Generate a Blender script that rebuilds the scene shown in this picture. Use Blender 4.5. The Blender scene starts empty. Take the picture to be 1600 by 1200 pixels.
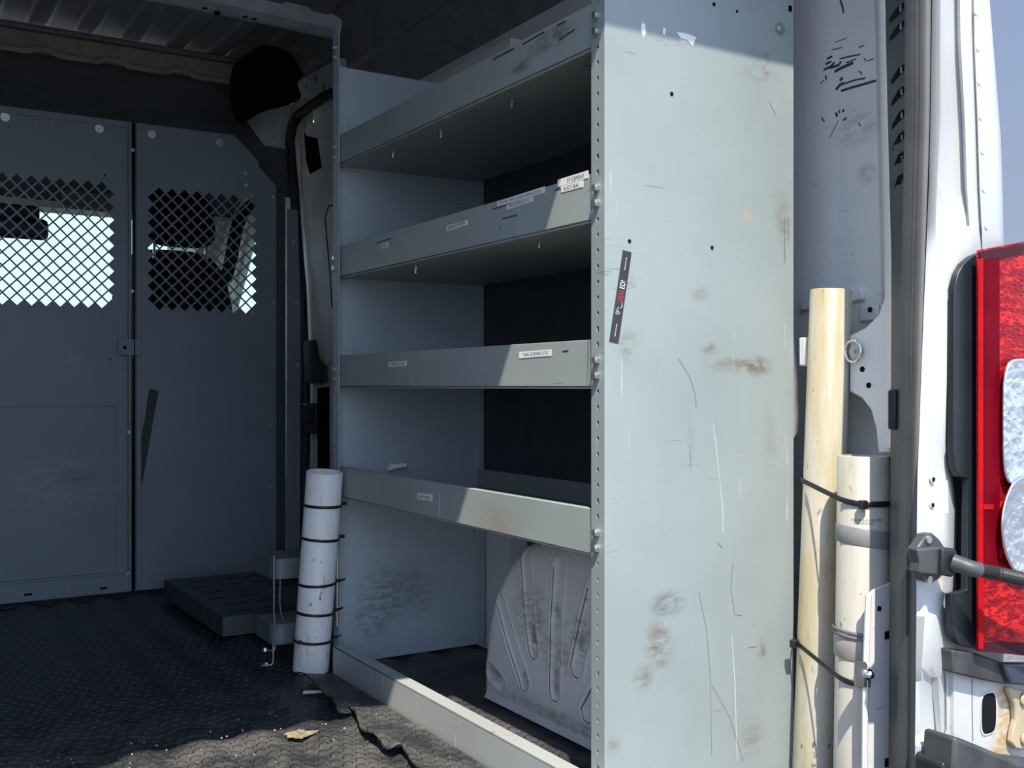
import bpy, bmesh, math, random
from mathutils import Vector, Matrix, noise

random.seed(7)
R = math.radians
COL = bpy.context.scene.collection
SC = bpy.context.scene

# ------------------------------------------------------------------ camera, light, exposure
CAM_Z, YAW, FPX, HORIZON = 0.706, R(31.8), 1646.0, 603.0     # metres above the load floor; yaw to the right of the van's axis
cam_data = bpy.data.cameras.new('camera')
cam = bpy.data.objects.new('camera', cam_data)
COL.objects.link(cam)
cam.location = (0, 0, CAM_Z)
cam.rotation_euler = (R(90), 0, -YAW)
cam_data.sensor_width = 36.0
cam_data.lens = 36.0 * FPX / 1600.0
cam_data.shift_y = (HORIZON - 600.0) / 1600.0
cam_data.clip_start = 0.02
SC.camera = cam

SUN_DIR = Vector((0.52, 1.0, -1.72))
sun_data = bpy.data.lights.new('sun', 'SUN')
sun_data.energy = 6.7
sun_data.angle = R(0.53)
sun_data.color = (1.0, 0.93, 0.80)
sun = bpy.data.objects.new('sun', sun_data)
COL.objects.link(sun)
sun.location = (-8, -10, 18)
sun.rotation_euler = SUN_DIR.to_track_quat('-Z', 'Y').to_euler()

world = bpy.data.worlds.new('sky')
SC.world = world
world.use_nodes = True
wn, wl = world.node_tree.nodes, world.node_tree.links
wn.clear()
w_out = wn.new('ShaderNodeOutputWorld')
w_bg = wn.new('ShaderNodeBackground')
w_tc = wn.new('ShaderNodeTexCoord')
w_sep = wn.new('ShaderNodeSeparateXYZ')
w_ramp = wn.new('ShaderNodeValToRGB')
w_ramp.color_ramp.elements[0].position = 0.0
w_ramp.color_ramp.elements[0].color = (0.31, 0.362, 0.47, 1)
w_ramp.color_ramp.elements[1].position = 0.75
w_ramp.color_ramp.elements[1].color = (0.14, 0.24, 0.47, 1)
# the half of the sky the sun stands in is the brighter one
w_ramp2 = wn.new('ShaderNodeValToRGB')
w_ramp2.color_ramp.elements[0].position = 0.0
w_ramp2.color_ramp.elements[0].color = (1.08, 1.28, 1.72, 1)
w_ramp2.color_ramp.elements[1].position = 0.9
w_ramp2.color_ramp.elements[1].color = (0.52, 0.84, 1.40, 1)
w_side = wn.new('ShaderNodeMapRange')
w_side.interpolation_type = 'SMOOTHSTEP'
w_side.inputs['From Min'].default_value = 0.25
w_side.inputs['From Max'].default_value = -0.45
w_mix = wn.new('ShaderNodeMix')
w_mix.data_type = 'RGBA'
wl.new(w_tc.outputs['Generated'], w_sep.inputs[0])
wl.new(w_sep.outputs['Z'], w_ramp.inputs[0])
wl.new(w_sep.outputs['Z'], w_ramp2.inputs[0])
wl.new(w_sep.outputs['Y'], w_side.inputs['Value'])
wl.new(w_side.outputs[0], w_mix.inputs[0])
wl.new(w_ramp.outputs[0], w_mix.inputs[6])
wl.new(w_ramp2.outputs[0], w_mix.inputs[7])
wl.new(w_mix.outputs[2], w_bg.inputs[0])
w_bg.inputs[1].default_value = 1.3
wl.new(w_bg.outputs[0], w_out.inputs[0])

SC.view_settings.view_transform = 'Standard'
SC.view_settings.look = 'None'
SC.view_settings.exposure = 0.0
SC.view_settings.gamma = 1.0
SC.view_settings.use_curve_mapping = False


def P(px, py, X=None, Y=None, Z=None):
    """Survey of the photograph: the real-world point seen at (px, py) that lies on the plane X, Y or Z = const."""
    u, v = (px - 800) / FPX, (HORIZON - py) / FPX
    dx, dy = math.sin(YAW) + math.cos(YAW) * u, math.cos(YAW) - math.sin(YAW) * u
    d = X / dx if X is not None else Y / dy if Y is not None else (Z - CAM_Z) / v
    return Vector((dx * d, dy * d, CAM_Z + v * d))


# ------------------------------------------------------------------ materials
class Nodes:
    def __init__(s, name):
        s.m = bpy.data.materials.new(name)
        s.m.use_nodes = True
        s.t = s.m.node_tree
        s.n, s.l = s.t.nodes, s.t.links
        s.n.clear()
        s.out = s.n.new('ShaderNodeOutputMaterial')
        s.b = s.n.new('ShaderNodeBsdfPrincipled')
        s.l.new(s.b.outputs[0], s.out.inputs[0])
        s._pos = None

    def pos(s):
        if s._pos is None:
            s._pos = s.n.new('ShaderNodeNewGeometry').outputs['Position']
        return s._pos

    def put(s, sock, v):
        if isinstance(v, bpy.types.NodeSocket):
            s.l.new(v, sock)
        elif isinstance(v, (tuple, list)) and len(v) == 3 and sock.type == 'RGBA':
            sock.default_value = (*v, 1)
        else:
            sock.default_value = v

    def math(s, op, a, b=0.0, clamp=False):
        n = s.n.new('ShaderNodeMath'); n.operation = op; n.use_clamp = clamp
        s.put(n.inputs[0], a); s.put(n.inputs[1], b)
        return n.outputs[0]

    def vmath(s, op, a, b):
        n = s.n.new('ShaderNodeVectorMath'); n.operation = op
        s.put(n.inputs[0], a); s.put(n.inputs[1], b)
        return n.outputs['Value'] if op in ('LENGTH', 'DISTANCE', 'DOT_PRODUCT') else n.outputs[0]

    def map(s, scale=(1, 1, 1), rot=(0, 0, 0), loc=(0, 0, 0)):
        n = s.n.new('ShaderNodeMapping')
        s.l.new(s.pos(), n.inputs[0])
        n.inputs['Scale'].default_value = scale
        n.inputs['Rotation'].default_value = rot
        n.inputs['Location'].default_value = loc
        return n.outputs[0]

    def noise(s, scale, detail=3, rough=0.55, vec=None, dist=0.0):
        n = s.n.new('ShaderNodeTexNoise')
        s.l.new(vec if vec is not None else s.pos(), n.inputs['Vector'])
        n.inputs['Scale'].default_value = scale
        n.inputs['Detail'].default_value = detail
        n.inputs['Roughness'].default_value = rough
        n.inputs['Distortion'].default_value = dist
        return n.outputs[0]

    def ramp(s, v, lo, hi):
        n = s.n.new('ShaderNodeMapRange')
        n.interpolation_type = 'SMOOTHSTEP'
        s.put(n.inputs['Value'], v)
        n.inputs['From Min'].default_value = lo
        n.inputs['From Max'].default_value = hi
        return n.outputs[0]

    def mix(s, fac, a, b):
        n = s.n.new('ShaderNodeMix'); n.data_type = 'RGBA'
        s.put(n.inputs[0], fac); s.put(n.inputs[6], a); s.put(n.inputs[7], b)
        return n.outputs[2]

    def bump(s, h, strength=0.3, dist=0.002):
        n = s.n.new('ShaderNodeBump')
        n.inputs['Strength'].default_value = strength
        n.inputs['Distance'].default_value = dist
        s.put(n.inputs['Height'], h)
        s.l.new(n.outputs[0], s.b.inputs['Normal'])

    def set(s, color=None, rough=None, metal=None, spec=None, coat=None):
        if color is not None: s.put(s.b.inputs['Base Color'], color)
        if rough is not None: s.put(s.b.inputs['Roughness'], rough)
        if metal is not None: s.b.inputs['Metallic'].default_value = metal
        if spec is not None: s.b.inputs['Specular IOR Level'].default_value = spec
        if coat is not None: s.b.inputs['Coat Weight'].default_value = coat
        return s


def simple(name, color, rough=0.5, metal=0.0, spec=0.5, coat=0.0, var=0.12, scale=14.0):
    n = Nodes(name)
    f = n.ramp(n.noise(scale, 4), 0.3, 0.7)
    n.set(n.mix(f, tuple(c * (1 - var) for c in color), tuple(min(1, c * (1 + var)) for c in color)), rough, metal, spec, coat)
    return n.m


def worn_paint(name, color, rough=0.45, smudges=(), wear=0.5, fine=0.5, dots=0.3, tint=None, spec=0.4):
    """Paint with cloudy tone, hair scratches in two directions, black specks, and smudges at given places."""
    n = Nodes(name)
    lo, hi = tuple(c * 0.93 for c in color), tuple(min(1, c * 1.06) for c in color)
    c = n.mix(n.ramp(n.noise(3.1, 4), 0.3, 0.7), lo, hi)
    c = n.mix(n.math('MULTIPLY', n.ramp(n.noise(2.0, 5, 0.6, n.map((1, 1, 0.35))), 0.5, 0.75), 0.22 * wear), c, tint or (0.42, 0.36, 0.27))
    for k, (sc, rot, seed) in enumerate((((90, 90, 4), (0.25, 0.2, 0), 3.0), ((70, 70, 3), (-0.9, 0.9, 0), 11.0), ((16, 16, 260), (0.1, 0.06, 0), 5.0))):
        v = n.noise(1.0, 2, 0.5, n.map(sc, rot, (seed, seed, seed)))
        gate = n.ramp(n.noise(7.0, 3, 0.5, n.map((1, 1, 1), (0, 0, 0), (seed * 2, 0, seed))), 0.52, 0.66)
        m = n.math('MULTIPLY', n.ramp(v, 0.66, 0.74), gate)
        c = n.mix(n.math('MULTIPLY', m, 0.75 * fine), c, (0.10, 0.095, 0.09) if k != 1 else (0.72, 0.74, 0.74))
    sp = n.math('MULTIPLY', n.ramp(n.noise(150, 1), 0.70, 0.76), n.ramp(n.noise(6.0, 2), 0.5, 0.62))
    c = n.mix(n.math('MULTIPLY', sp, dots), c, (0.05, 0.05, 0.05))
    for (x, y, z, rx, rz, col, st) in smudges:
        d = n.vmath('SUBTRACT', n.pos(), (x, y, z))
        d = n.vmath('MULTIPLY', d, (1 / rx, 1 / rx, 1 / rz))
        f = n.ramp(n.vmath('LENGTH', d, (0, 0, 0)), 1.0, 0.15)
        g = n.ramp(n.noise(30, 6, 0.75, n.map((1, 1, 2.4))), 0.36, 0.62)
        c = n.mix(n.math('MULTIPLY', n.math('MULTIPLY', f, g), st, True), c, col)
    n.set(c, rough, 0, spec)
    n.bump(n.noise(420, 2), 0.06, 0.0006)
    return n.m


M = {}
BROWN, DARK, RUST, PALE = (0.16, 0.12, 0.075), (0.06, 0.055, 0.05), (0.20, 0.045, 0.02), (0.75, 0.76, 0.74)
OCHRE = (0.55, 0.36, 0.15)
def on_end(px, py, r, rz, col, st):
    p = P(px, py, Y=1.358)
    return (p.x, p.y, p.z, r, rz, col, st)
M['panel'] = worn_paint('painted_steel_end', (0.305, 0.350, 0.345), 0.42, [
    on_end(1185, 572, .055, .025, BROWN, .9), on_end(1150, 570, .09, .02, BROWN, .55), on_end(1198, 105, .012, .035, (.22, .05, .04), .95),
    on_end(1190, 110, .07, .06, (.22, .23, .23), .55), on_end(1170, 335, .02, .03, OCHRE, .35), on_end(1225, 340, .03, .06, BROWN, .5),
    on_end(1045, 945, .05, .03, DARK, .7), on_end(1030, 1010, .04, .06, BROWN, .85), on_end(1005, 1060, .03, .03, BROWN, .6),
    on_end(1192, 1018, .015, .03, BROWN, .7), on_end(983, 540, .03, .04, BROWN, .5), on_end(1110, 545, .03, .015, BROWN, .6),
    on_end(1205, 690, .03, .10, BROWN, .2), on_end(985, 440, .018, .018, BROWN, .5), on_end(1095, 458, .03, .02, BROWN, .4),
    on_end(1175, 1150, .04, .05, BROWN, .4), on_end(1007, 45, .01, .016, PALE, 1.0), on_end(1072, 60, .018, .014, PALE, 1.0),
    on_end(960, 1165, .02, .02, BROWN, .6), on_end(1080, 690, .014, .07, BROWN, .22)], wear=.7, fine=.75)
M['shelf'] = worn_paint('painted_steel_shelf', (0.345, 0.385, 0.37), 0.45, [
    (1.02, 1.70, .45, .12, .05, (.30, .22, .13), .5), (1.02, 2.43, .47, .06, .05, (.45, .42, .36), .6),
    (1.02, 1.52, 1.31, .10, .025, DARK, .8), (1.02, 1.62, 1.29, .05, .02, DARK, .7)], wear=.7, fine=.8)
M['dark_line'] = simple('dark_groove_line', (.13, .115, .10), .8, var=.5, scale=60)
M['galv'] = worn_paint('scuffed_bare_steel', (0.42, 0.44, 0.43), 0.38, wear=.9, fine=.9, dots=.6)
M['end_in'] = worn_paint('painted_steel_inner', (0.42, 0.49, 0.52), 0.5, [
    (1.20, 2.49, .17, .16, .10, DARK, .55), (1.12, 2.49, .10, .10, .08, DARK, .5)], wear=.4, fine=.6, dots=.9)
M['bulk'] = worn_paint('bulkhead_grey_paint', (0.225, 0.27, 0.305), 0.42, [
    (.55, 3.74, .38, .22, .16, (.33, .35, .37), .7), (.62, 3.74, .40, .10, .05, DARK, .5)], wear=.25, fine=.25, dots=.2, tint=(.28, .28, .28))
M['white'] = worn_paint('white_body_paint', (0.56, 0.57, 0.56), 0.32, wear=.12, fine=.12, dots=.15, spec=.5)
M['white_in'] = worn_paint('white_inner_paint', (0.78, 0.78, 0.76), 0.42, [
    (1.58, 1.33, 1.19, .09, .05, (.30, .29, .26), .5),
    (1.58, 1.31, 1.10, .03, .03, (.2, .2, .2), .5)], wear=.15, fine=.5, dots=.4)
M['arch'] = worn_paint('scuffed_white_arch', (0.76, 0.755, 0.74), 0.5, [
    (1.21, 1.88, .22, .10, .10, DARK, .5), (1.21, 1.78, .16, .10, .06, BROWN, .5), (1.21, 1.70, .22, .10, .05, DARK, .5),
    (1.21, 1.80, .40, .30, .07, DARK, .5), (1.22, 1.872, .165, .022, .05, BROWN, .9), (1.22, 1.905, .08, .02, .03, BROWN, .8), (1.22, 1.788, .10, .02, .05, BROWN, .7), (1.22, 1.787, .24, .02, .05, DARK, .6), (1.22, 1.70, .18, .022, .04, DARK, .7), (1.22, 2.03, .06, .05, .03, DARK, .6), (1.21, 1.75, .03, .3, .02, BROWN, .6)], wear=.6, fine=1.0, dots=1.0)
M['bracket'] = simple('grey_bracket_paint', (0.16, 0.185, 0.20), .5)
M['step'] = simple('grey_step_box_paint', (0.095, 0.105, 0.115), .55)
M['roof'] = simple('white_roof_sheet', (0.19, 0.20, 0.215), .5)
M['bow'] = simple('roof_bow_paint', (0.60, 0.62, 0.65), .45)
M['foam'] = simple('yellowed_foam_strip', (0.30, 0.28, 0.20), .8)
M['liner'] = simple('dark_headliner', (0.075, 0.078, 0.085), .9)
M['black'] = simple('black_plastic', (0.018, 0.02, 0.023), .45)
M['black_matte'] = simple('black_cloth', (0.008, 0.008, 0.009), .95, spec=.1)
M['seat'] = simple('black_seat_fabric', (0.012, 0.012, 0.014), .9, spec=.2)
M['rubber'] = simple('grey_rubber_seal', (0.16, 0.165, 0.165), .6, var=.08)
M['rubber_dark'] = simple('black_rubber_seal', (0.02, 0.022, 0.025), .6)
M['tie'] = simple('black_nylon', (0.015, 0.015, 0.017), .4)
M['zinc'] = simple('zinc_bolt', (0.62, 0.61, 0.57), .32, .85)
M['washer'] = simple('dull_steel', (0.42, 0.42, 0.41), .4, .8)
M['chrome'] = simple('chrome', (0.75, 0.77, 0.8), .12, 1.0, var=.03)
M['hole'] = simple('dark_hole', (0.01, 0.01, 0.011), .9, spec=.1)
M['grey_tape'] = simple('grey_tape', (0.24, 0.245, 0.24), .5)
M['dark_tape'] = simple('dark_tape', (0.03, 0.036, 0.042), .6)
M['label'] = simple('white_label_tape', (0.90, 0.89, 0.85), .5, var=.03)
M['ink'] = simple('black_ink', (0.06, 0.06, 0.065), .6)
M['red_ink'] = simple('red_ink', (0.70, 0.02, 0.03), .5, var=.03)
M['sticker'] = simple('black_sticker', (0.036, 0.036, 0.040), .45)
M['white_ink'] = simple('white_ink', (0.85, 0.85, 0.85), .5, var=.03)
M['beige'] = simple('beige_cab_trim', (0.72, 0.69, 0.58), .7)
M['visor'] = simple('brown_grey_visor', (0.17, 0.155, 0.135), .85)
M['asphalt'] = simple('asphalt', (0.16, 0.155, 0.15), .95, scale=60, var=.3)
M['rusty_white'] = worn_paint('rust_stained_white', (0.56, 0.56, 0.54), .4, [(1.535, 1.0, .20, .030, .13, (.50, .30, .09), 1.0), (1.525, 1.0, .14, .04, .06, (.50, .30, .09), .9), (1.54, 1.0, .27, .02, .05, (.5, .3, .09), .8)], wear=.2, fine=.2)
M['hinge'] = simple('stained_hinge_paint', (0.46, 0.38, 0.25), .5)
M['dirty_plastic'] = simple('dusty_black_plastic', (0.045, 0.046, 0.046), .55, var=.3, scale=25)


def pvc(name, base, yellow, dirt):
    n = Nodes(name)
    c = n.mix(n.ramp(n.noise(5, 4, .6, n.map((3, 3, .5))), .42, .62), base, yellow)
    g = n.ramp(n.noise(30, 5, .7, n.map((2.0, 2.0, .5))), .56, .72)
    c = n.mix(n.math('MULTIPLY', g, dirt), c, (.22, .18, .12))
    s = n.math('MULTIPLY', n.ramp(n.noise(90, 2, .5, n.map((1, 1, .45))), .66, .72), n.ramp(n.noise(8, 2), .45, .6))
    c = n.mix(n.math('MULTIPLY', s, .8), c, (.07, .065, .06))
    n.set(c, .38, 0, .45)
    return n.m
M['pvc'] = pvc('white_pvc', (.92, .91, .88), (.86, .84, .79), .35)
M['pvc_yellow'] = pvc('yellowed_pvc', (.50, .465, .385), (.44, .37, .225), .4)
M['pvc_old'] = pvc('weathered_pvc', (.52, .49, .43), (.45, .41, .33), .40)


def rubber_floor():
    """Black rubber matting moulded with rows of D-shaped lugs in a staggered pattern, dusty towards the open doors."""
    n = Nodes('lugged_rubber_mat')
    sep = n.n.new('ShaderNodeSeparateXYZ'); n.l.new(n.pos(), sep.inputs[0])
    px_, py_ = 0.026, 0.031
    v = n.math('DIVIDE', sep.outputs[1], py_)
    row = n.math('FLOOR', v)
    fv = n.math('SUBTRACT', n.math('SUBTRACT', v, row), .5)
    u = n.math('ADD', n.math('DIVIDE', sep.outputs[0], px_), n.math('MULTIPLY', row, .5))
    fu = n.math('SUBTRACT', n.math('FRACT', u), .5)
    a = n.math('POWER', n.math('DIVIDE', fu, .40), 2.0)
    b = n.math('POWER', n.math('DIVIDE', n.math('ADD', fv, n.math('MULTIPLY', a, .12)), .33), 2.0)
    h = n.ramp(n.math('ADD', a, b), 1.1, .55)
    dusty = n.ramp(sep.outputs[1], 2.75, 1.9)
    dust = n.math('MULTIPLY', n.ramp(n.noise(9, 6, .65), .35, .7), dusty)
    c = n.mix(dust, (.022, .026, .032), (.125, .118, .110))
    crumbs = n.math('MULTIPLY', n.ramp(n.noise(110, 2), .69, .73), dusty)
    c = n.mix(crumbs, c, (.36, .34, .30))
    tan = n.math('MULTIPLY', n.ramp(n.noise(4.5, 3), .63, .70), dusty)
    c = n.mix(n.math('MULTIPLY', tan, .5), c, (.32, .24, .14))
    n.set(c, n.math('ADD', n.math('MULTIPLY', dusty, .25), .36), 0, .6)
    n.bump(n.math('ADD', h, n.math('MULTIPLY', n.noise(160, 3), .25)), 1.0, .008)
    return n.m
M['floor'] = rubber_floor()


def glass(name, tint, gloss=.06):
    n = Nodes(name)
    n.n.remove(n.b)
    t = n.n.new('ShaderNodeBsdfTransparent'); t.inputs[0].default_value = (*tint, 1)
    g = n.n.new('ShaderNodeBsdfGlossy'); g.inputs['Roughness'].default_value = .02
    mx = n.n.new('ShaderNodeMixShader')
    mx.inputs[0].default_value = gloss; n.l.new(t.outputs[0], mx.inputs[1]); n.l.new(g.outputs[0], mx.inputs[2])
    n.l.new(mx.outputs[0], n.out.inputs[0])
    return n.m
M['glass'] = glass('cab_glass', (.80, .97, .95))


def lens(name, dark, bright, cell):
    n = Nodes(name)
    vo = n.n.new('ShaderNodeTexVoronoi'); vo.distance = 'CHEBYCHEV'
    n.l.new(n.map((cell, cell, cell * 2.2), (0, 0, 0)), vo.inputs['Vector'])
    vo.inputs['Scale'].default_value = 1.0
    f = n.ramp(n.noise(40, 3, .7, n.map((1, 1, 2.5))), .40, .68)
    n.set(n.mix(n.math('MULTIPLY', f, n.ramp(vo.outputs['Distance'], .15, .5)), dark, bright), .35, 0, .18, .05)
    n.bump(vo.outputs['Distance'], .35, .004)
    return n.m
M['lens_red'] = lens('red_lens_optics', (.22, .004, .010), (.70, .022, .016), 95)
M['lens_dark'] = simple('deep_red_lens', (.14, .002, .009), .4, spec=.04, var=.15)
M['lens_edge'] = simple('bright_red_lens_edge', (.40, .006, .010), .4, spec=.08, var=.1)
M['lens_smoke'] = simple('smoked_red_lens', (.05, .010, .018), .4, spec=.12)
def reflector():
    n = Nodes('silvered_reflector')
    v = n.n.new('ShaderNodeTexVoronoi'); v.distance = 'CHEBYCHEV'
    n.l.new(n.map((70, 70, 70), (.4, .3, .2)), v.inputs['Vector']); v.inputs['Scale'].default_value = 1.0
    n.set(n.mix(v.outputs['Distance'], (.50, .54, .61), (.68, .72, .78)), .25, .75, .5, .3)
    n.bump(v.outputs['Distance'], .3, .004)
    return n.m
M['reflector'] = reflector()


def siding():
    n = Nodes('white_metal_siding')
    w = n.n.new('ShaderNodeTexWave'); w.bands_direction = 'Z'
    n.l.new(n.pos(), w.inputs['Vector']); w.inputs['Scale'].default_value = .35
    n.set(n.mix(n.ramp(w.outputs[0], .0, .04), (.70, .73, .73), (.80, .82, .82)), .5)
    return n.m
M['siding'] = siding()


# ------------------------------------------------------------------ mesh building
ORIGIN = {}


class MB:
    def __init__(s):
        s.bm = bmesh.new()

    def v(s, p):
        return s.bm.verts.new(p)

    def face(s, pts, mi=0):
        try:
            f = s.bm.faces.new([p if isinstance(p, bmesh.types.BMVert) else s.v(p) for p in pts])
            f.material_index = mi
            return f
        except ValueError:
            return None

    def box(s, lo, hi, mi=0):
        x0, y0, z0 = lo; x1, y1, z1 = hi
        v = [s.v(p) for p in ((x0, y0, z0), (x1, y0, z0), (x1, y1, z0), (x0, y1, z0), (x0, y0, z1), (x1, y0, z1), (x1, y1, z1), (x0, y1, z1))]
        for q in ((0, 3, 2, 1), (4, 5, 6, 7), (0, 1, 5, 4), (1, 2, 6, 5), (2, 3, 7, 6), (3, 0, 4, 7)):
            s.face([v[i] for i in q], mi)
        return s

    def prism(s, pts, vec, mi=0):
        a = [s.v(Vector(p)) for p in pts]
        b = [s.v(Vector(p) + Vector(vec)) for p in pts]
        s.face(a, mi); s.face(b[::-1], mi)
        for i in range(len(a)):
            j = (i + 1) % len(a)
            s.face([a[i], b[i], b[j], a[j]], mi)
        return s

    def grid(s, rows, mi=0, wrap=False):
        vs = [[s.v(p) for p in r] for r in rows]
        for i in range(len(vs) - 1):
            n = len(vs[i])
            for j in range(n if wrap else n - 1):
                k = (j + 1) % n
                s.face([vs[i][j], vs[i][k], vs[i + 1][k], vs[i + 1][j]], mi)
        return vs

    def cyl(s, p0, p1, r, r1=None, n=20, mi=0, caps=True):
        return s.tube([p0, p1], r, n, mi, caps, r1)

    def tube(s, pts, r, n=8, mi=0, caps=True, r1=None, closed=False, flat=None, up=None):
        """Sweep a circle (or an ellipse of half-width r, half-thickness flat) along a path."""
        pts = [Vector(p) for p in pts]
        rows = []
        t0 = None
        for i, p in enumerate(pts):
            if closed:
                t = pts[(i + 1) % len(pts)] - pts[i - 1]
            else:
                t = pts[min(i + 1, len(pts) - 1)] - pts[max(i - 1, 0)]
            t.normalize()
            if up is not None:
                a = (Vector(up) - t * t.dot(Vector(up))).normalized()
            elif t0 is None:
                a = t.orthogonal().normalized()
            else:
                a = (a - t * t.dot(a)).normalized()
            t0 = t
            b = t.cross(a)
            rr = r if r1 is None else r + (r1 - r) * i / (len(pts) - 1)
            rows.append([p + a * math.cos(2 * math.pi * k / n) * rr + b * math.sin(2 * math.pi * k / n) * (flat if flat else rr) for k in range(n)])
        if closed:
            rows.append(rows[0])
        vs = s.grid(rows, mi, True)
        if caps and not closed:
            s.face(vs[0][::-1], mi); s.face(vs[-1], mi)
        if closed:
            bmesh.ops.remove_doubles(s.bm, verts=vs[0] + vs[-1], dist=1e-6)
        return s

    def pipe(s, p0, p1, r, wall, n=40, mi=0):
        p0, p1 = Vector(p0), Vector(p1)
        t = (p1 - p0).normalized(); a = t.orthogonal().normalized(); b = t.cross(a)
        ring = lambda p, q: [p + (a * math.cos(2 * math.pi * k / n) + b * math.sin(2 * math.pi * k / n)) * q for k in range(n)]
        s.grid([ring(p0, r - wall), ring(p0, r), ring(p0 + t * .001, r), ring(p1 - t * .002, r), ring(p1, r - .002), ring(p1, r - wall), ring(p0, r - wall)], mi, True)
        return s

    def hexbolt(s, p, axis, r=.0075, h=.007, washer=.0, mi=0):
        p, ax = Vector(p), Vector(axis).normalized()
        if washer:
            s.cyl(p, p + ax * .002, washer, n=16, mi=mi)
            p = p + ax * .002
        s.cyl(p, p + ax * h, r, n=6, mi=mi)
        s.cyl(p + ax * h, p + ax * (h + .0015), r * .75, n=12, mi=mi)
        return s

    def text(s, body, origin, right, up, height, mi, lift=.0004, width=None, align=0):
        c = bpy.data.curves.new('t', 'FONT'); c.body = body; c.size = 1.0
        o = bpy.data.objects.new('t', c); COL.objects.link(o)
        bpy.context.view_layer.update()
        me = bpy.data.meshes.new_from_object(o.evaluated_get(bpy.context.evaluated_depsgraph_get()))
        bpy.data.objects.remove(o); bpy.data.curves.remove(c)
        xs = [v.co.x for v in me.vertices]; ys = [v.co.y for v in me.vertices]
        x0, x1, y0, y1 = min(xs), max(xs), min(ys), max(ys)
        right, up = Vector(right).normalized(), Vector(up).normalized()
        nrm = right.cross(up)
        ky = height / (y1 - y0)
        kx = width / (x1 - x0) if width else ky
        vs = [s.v(Vector(origin) + right * (v.co.x - x0) * kx + up * (v.co.y - y0) * ky + nrm * lift) for v in me.vertices]
        for p in me.polygons:
            s.face([vs[i] for i in p.vertices], mi)
        bpy.data.meshes.remove(me)
        return s

    def build(s, name, mats, parent=None, label=None, bevel=0.0, solid=0.0, smooth=32, cat=None, group=None, kind=None, origin=None, normals=True, offset=-1.0):
        bm = s.bm
        if normals:
            bmesh.ops.recalc_face_normals(bm, faces=bm.faces)
        if origin is None:
            cs = [v.co for v in bm.verts]
            lo = Vector((min(c.x for c in cs), min(c.y for c in cs), min(c.z for c in cs)))
            hi = Vector((max(c.x for c in cs), max(c.y for c in cs), max(c.z for c in cs)))
            origin = Vector(((lo.x + hi.x) / 2, (lo.y + hi.y) / 2, lo.z))
        origin = Vector(origin)
        for v in bm.verts:
            v.co -= origin
        for f in bm.faces:
            f.smooth = True
        for e in bm.edges:
            e.smooth = len(e.link_faces) == 2 and e.calc_face_angle(0) < R(smooth)
        me = bpy.data.meshes.new(name)
        bm.to_mesh(me); bm.free()
        for m in (mats if isinstance(mats, (list, tuple)) else [mats]):
            me.materials.append(M[m] if isinstance(m, str) else m)
        o = bpy.data.objects.new(name, me)
        COL.objects.link(o)
        o.location = origin - (ORIGIN[parent.name] if parent else Vector())
        o.parent = parent
        ORIGIN[o.name] = origin
        if solid:
            md = o.modifiers.new('thickness', 'SOLIDIFY'); md.thickness = solid; md.offset = offset
        if bevel:
            md = o.modifiers.new('edges', 'BEVEL'); md.width = bevel; md.segments = 2; md.limit_method = 'ANGLE'; md.angle_limit = R(40)
        return tag(o, label, cat, group, kind)


def tag(o, label=None, cat=None, group=None, kind=None):
    if label: o['label'] = label
    if cat: o['category'] = cat
    if group: o['group'] = group
    if kind: o['kind'] = kind
    return o


def thing(name, loc, label, cat, group=None):
    o = bpy.data.objects.new(name, None)
    o.empty_display_size = .05
    COL.objects.link(o)
    o.location = loc
    ORIGIN[o.name] = Vector(loc)
    return tag(o, label, cat, group)


def dup(o, dp, parent):
    """A part shared with an earlier one, moved by dp."""
    c = o.copy()
    COL.objects.link(c)
    c.parent = parent
    c.location = o.location + Vector(dp)
    ORIGIN[c.name] = ORIGIN[o.name] + Vector(dp)
    return c


# ------------------------------------------------------------------ the van's shell
def floor_z(x, y):
    return .005 * math.cos(x / .115 * 2 * math.pi) - .005


m = MB()
xs = [-.37 + i * .01 for i in range(197)]
m.grid([[(x, y, floor_z(x, y)) for x in xs] for y in [.98 + j * .12 for j in range(24)]])
m.build('floor', 'floor', solid=.012, kind='structure', normals=False)

m = MB()
m.box((-40, -30, -.60), (60, 60, -.56))
m.build('ground', 'asphalt', kind='structure')

# roof: sheet with longitudinal ribs, curving down into the sides
def roof_z(x):
    t = (x - .6) / 1.0
    z = 1.965 - .03 * t * t - .22 * max(0, abs(t) - .72) ** 1.6 / .28 ** 1.6
    ph = ((x + .02) / .155) % 1
    return z - (.010 if .30 < ph < .70 else 0) - (.005 if .26 < ph <= .30 or .70 <= ph < .74 else 0)
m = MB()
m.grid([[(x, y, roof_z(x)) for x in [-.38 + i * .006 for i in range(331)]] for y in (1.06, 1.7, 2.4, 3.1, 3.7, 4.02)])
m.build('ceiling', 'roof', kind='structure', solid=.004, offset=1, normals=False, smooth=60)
m = MB()
m.box((-.46, 1.02, 2.02), (1.62, 6.0, 2.05))
m.build('roof', 'white', kind='structure')

# side walls
m = MB()
m.box((-.43, 1.02, -.12), (-.36, 3.86, 2.03))
m.box((-.46, 3.86, -.12), (-.42, 6.0, .92))
m.box((-.46, 3.86, 1.56), (-.42, 6.0, 2.03))
m.build('wall_left', simple('low_bounce_dark_grey', (.10, .11, .12), .7), kind='structure')  # unseen wall, coloured dark to cut bounce light onto the shelves
m = MB()
m.box((1.585, 1.16, -.12), (1.60, 4.10, 2.03))
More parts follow.
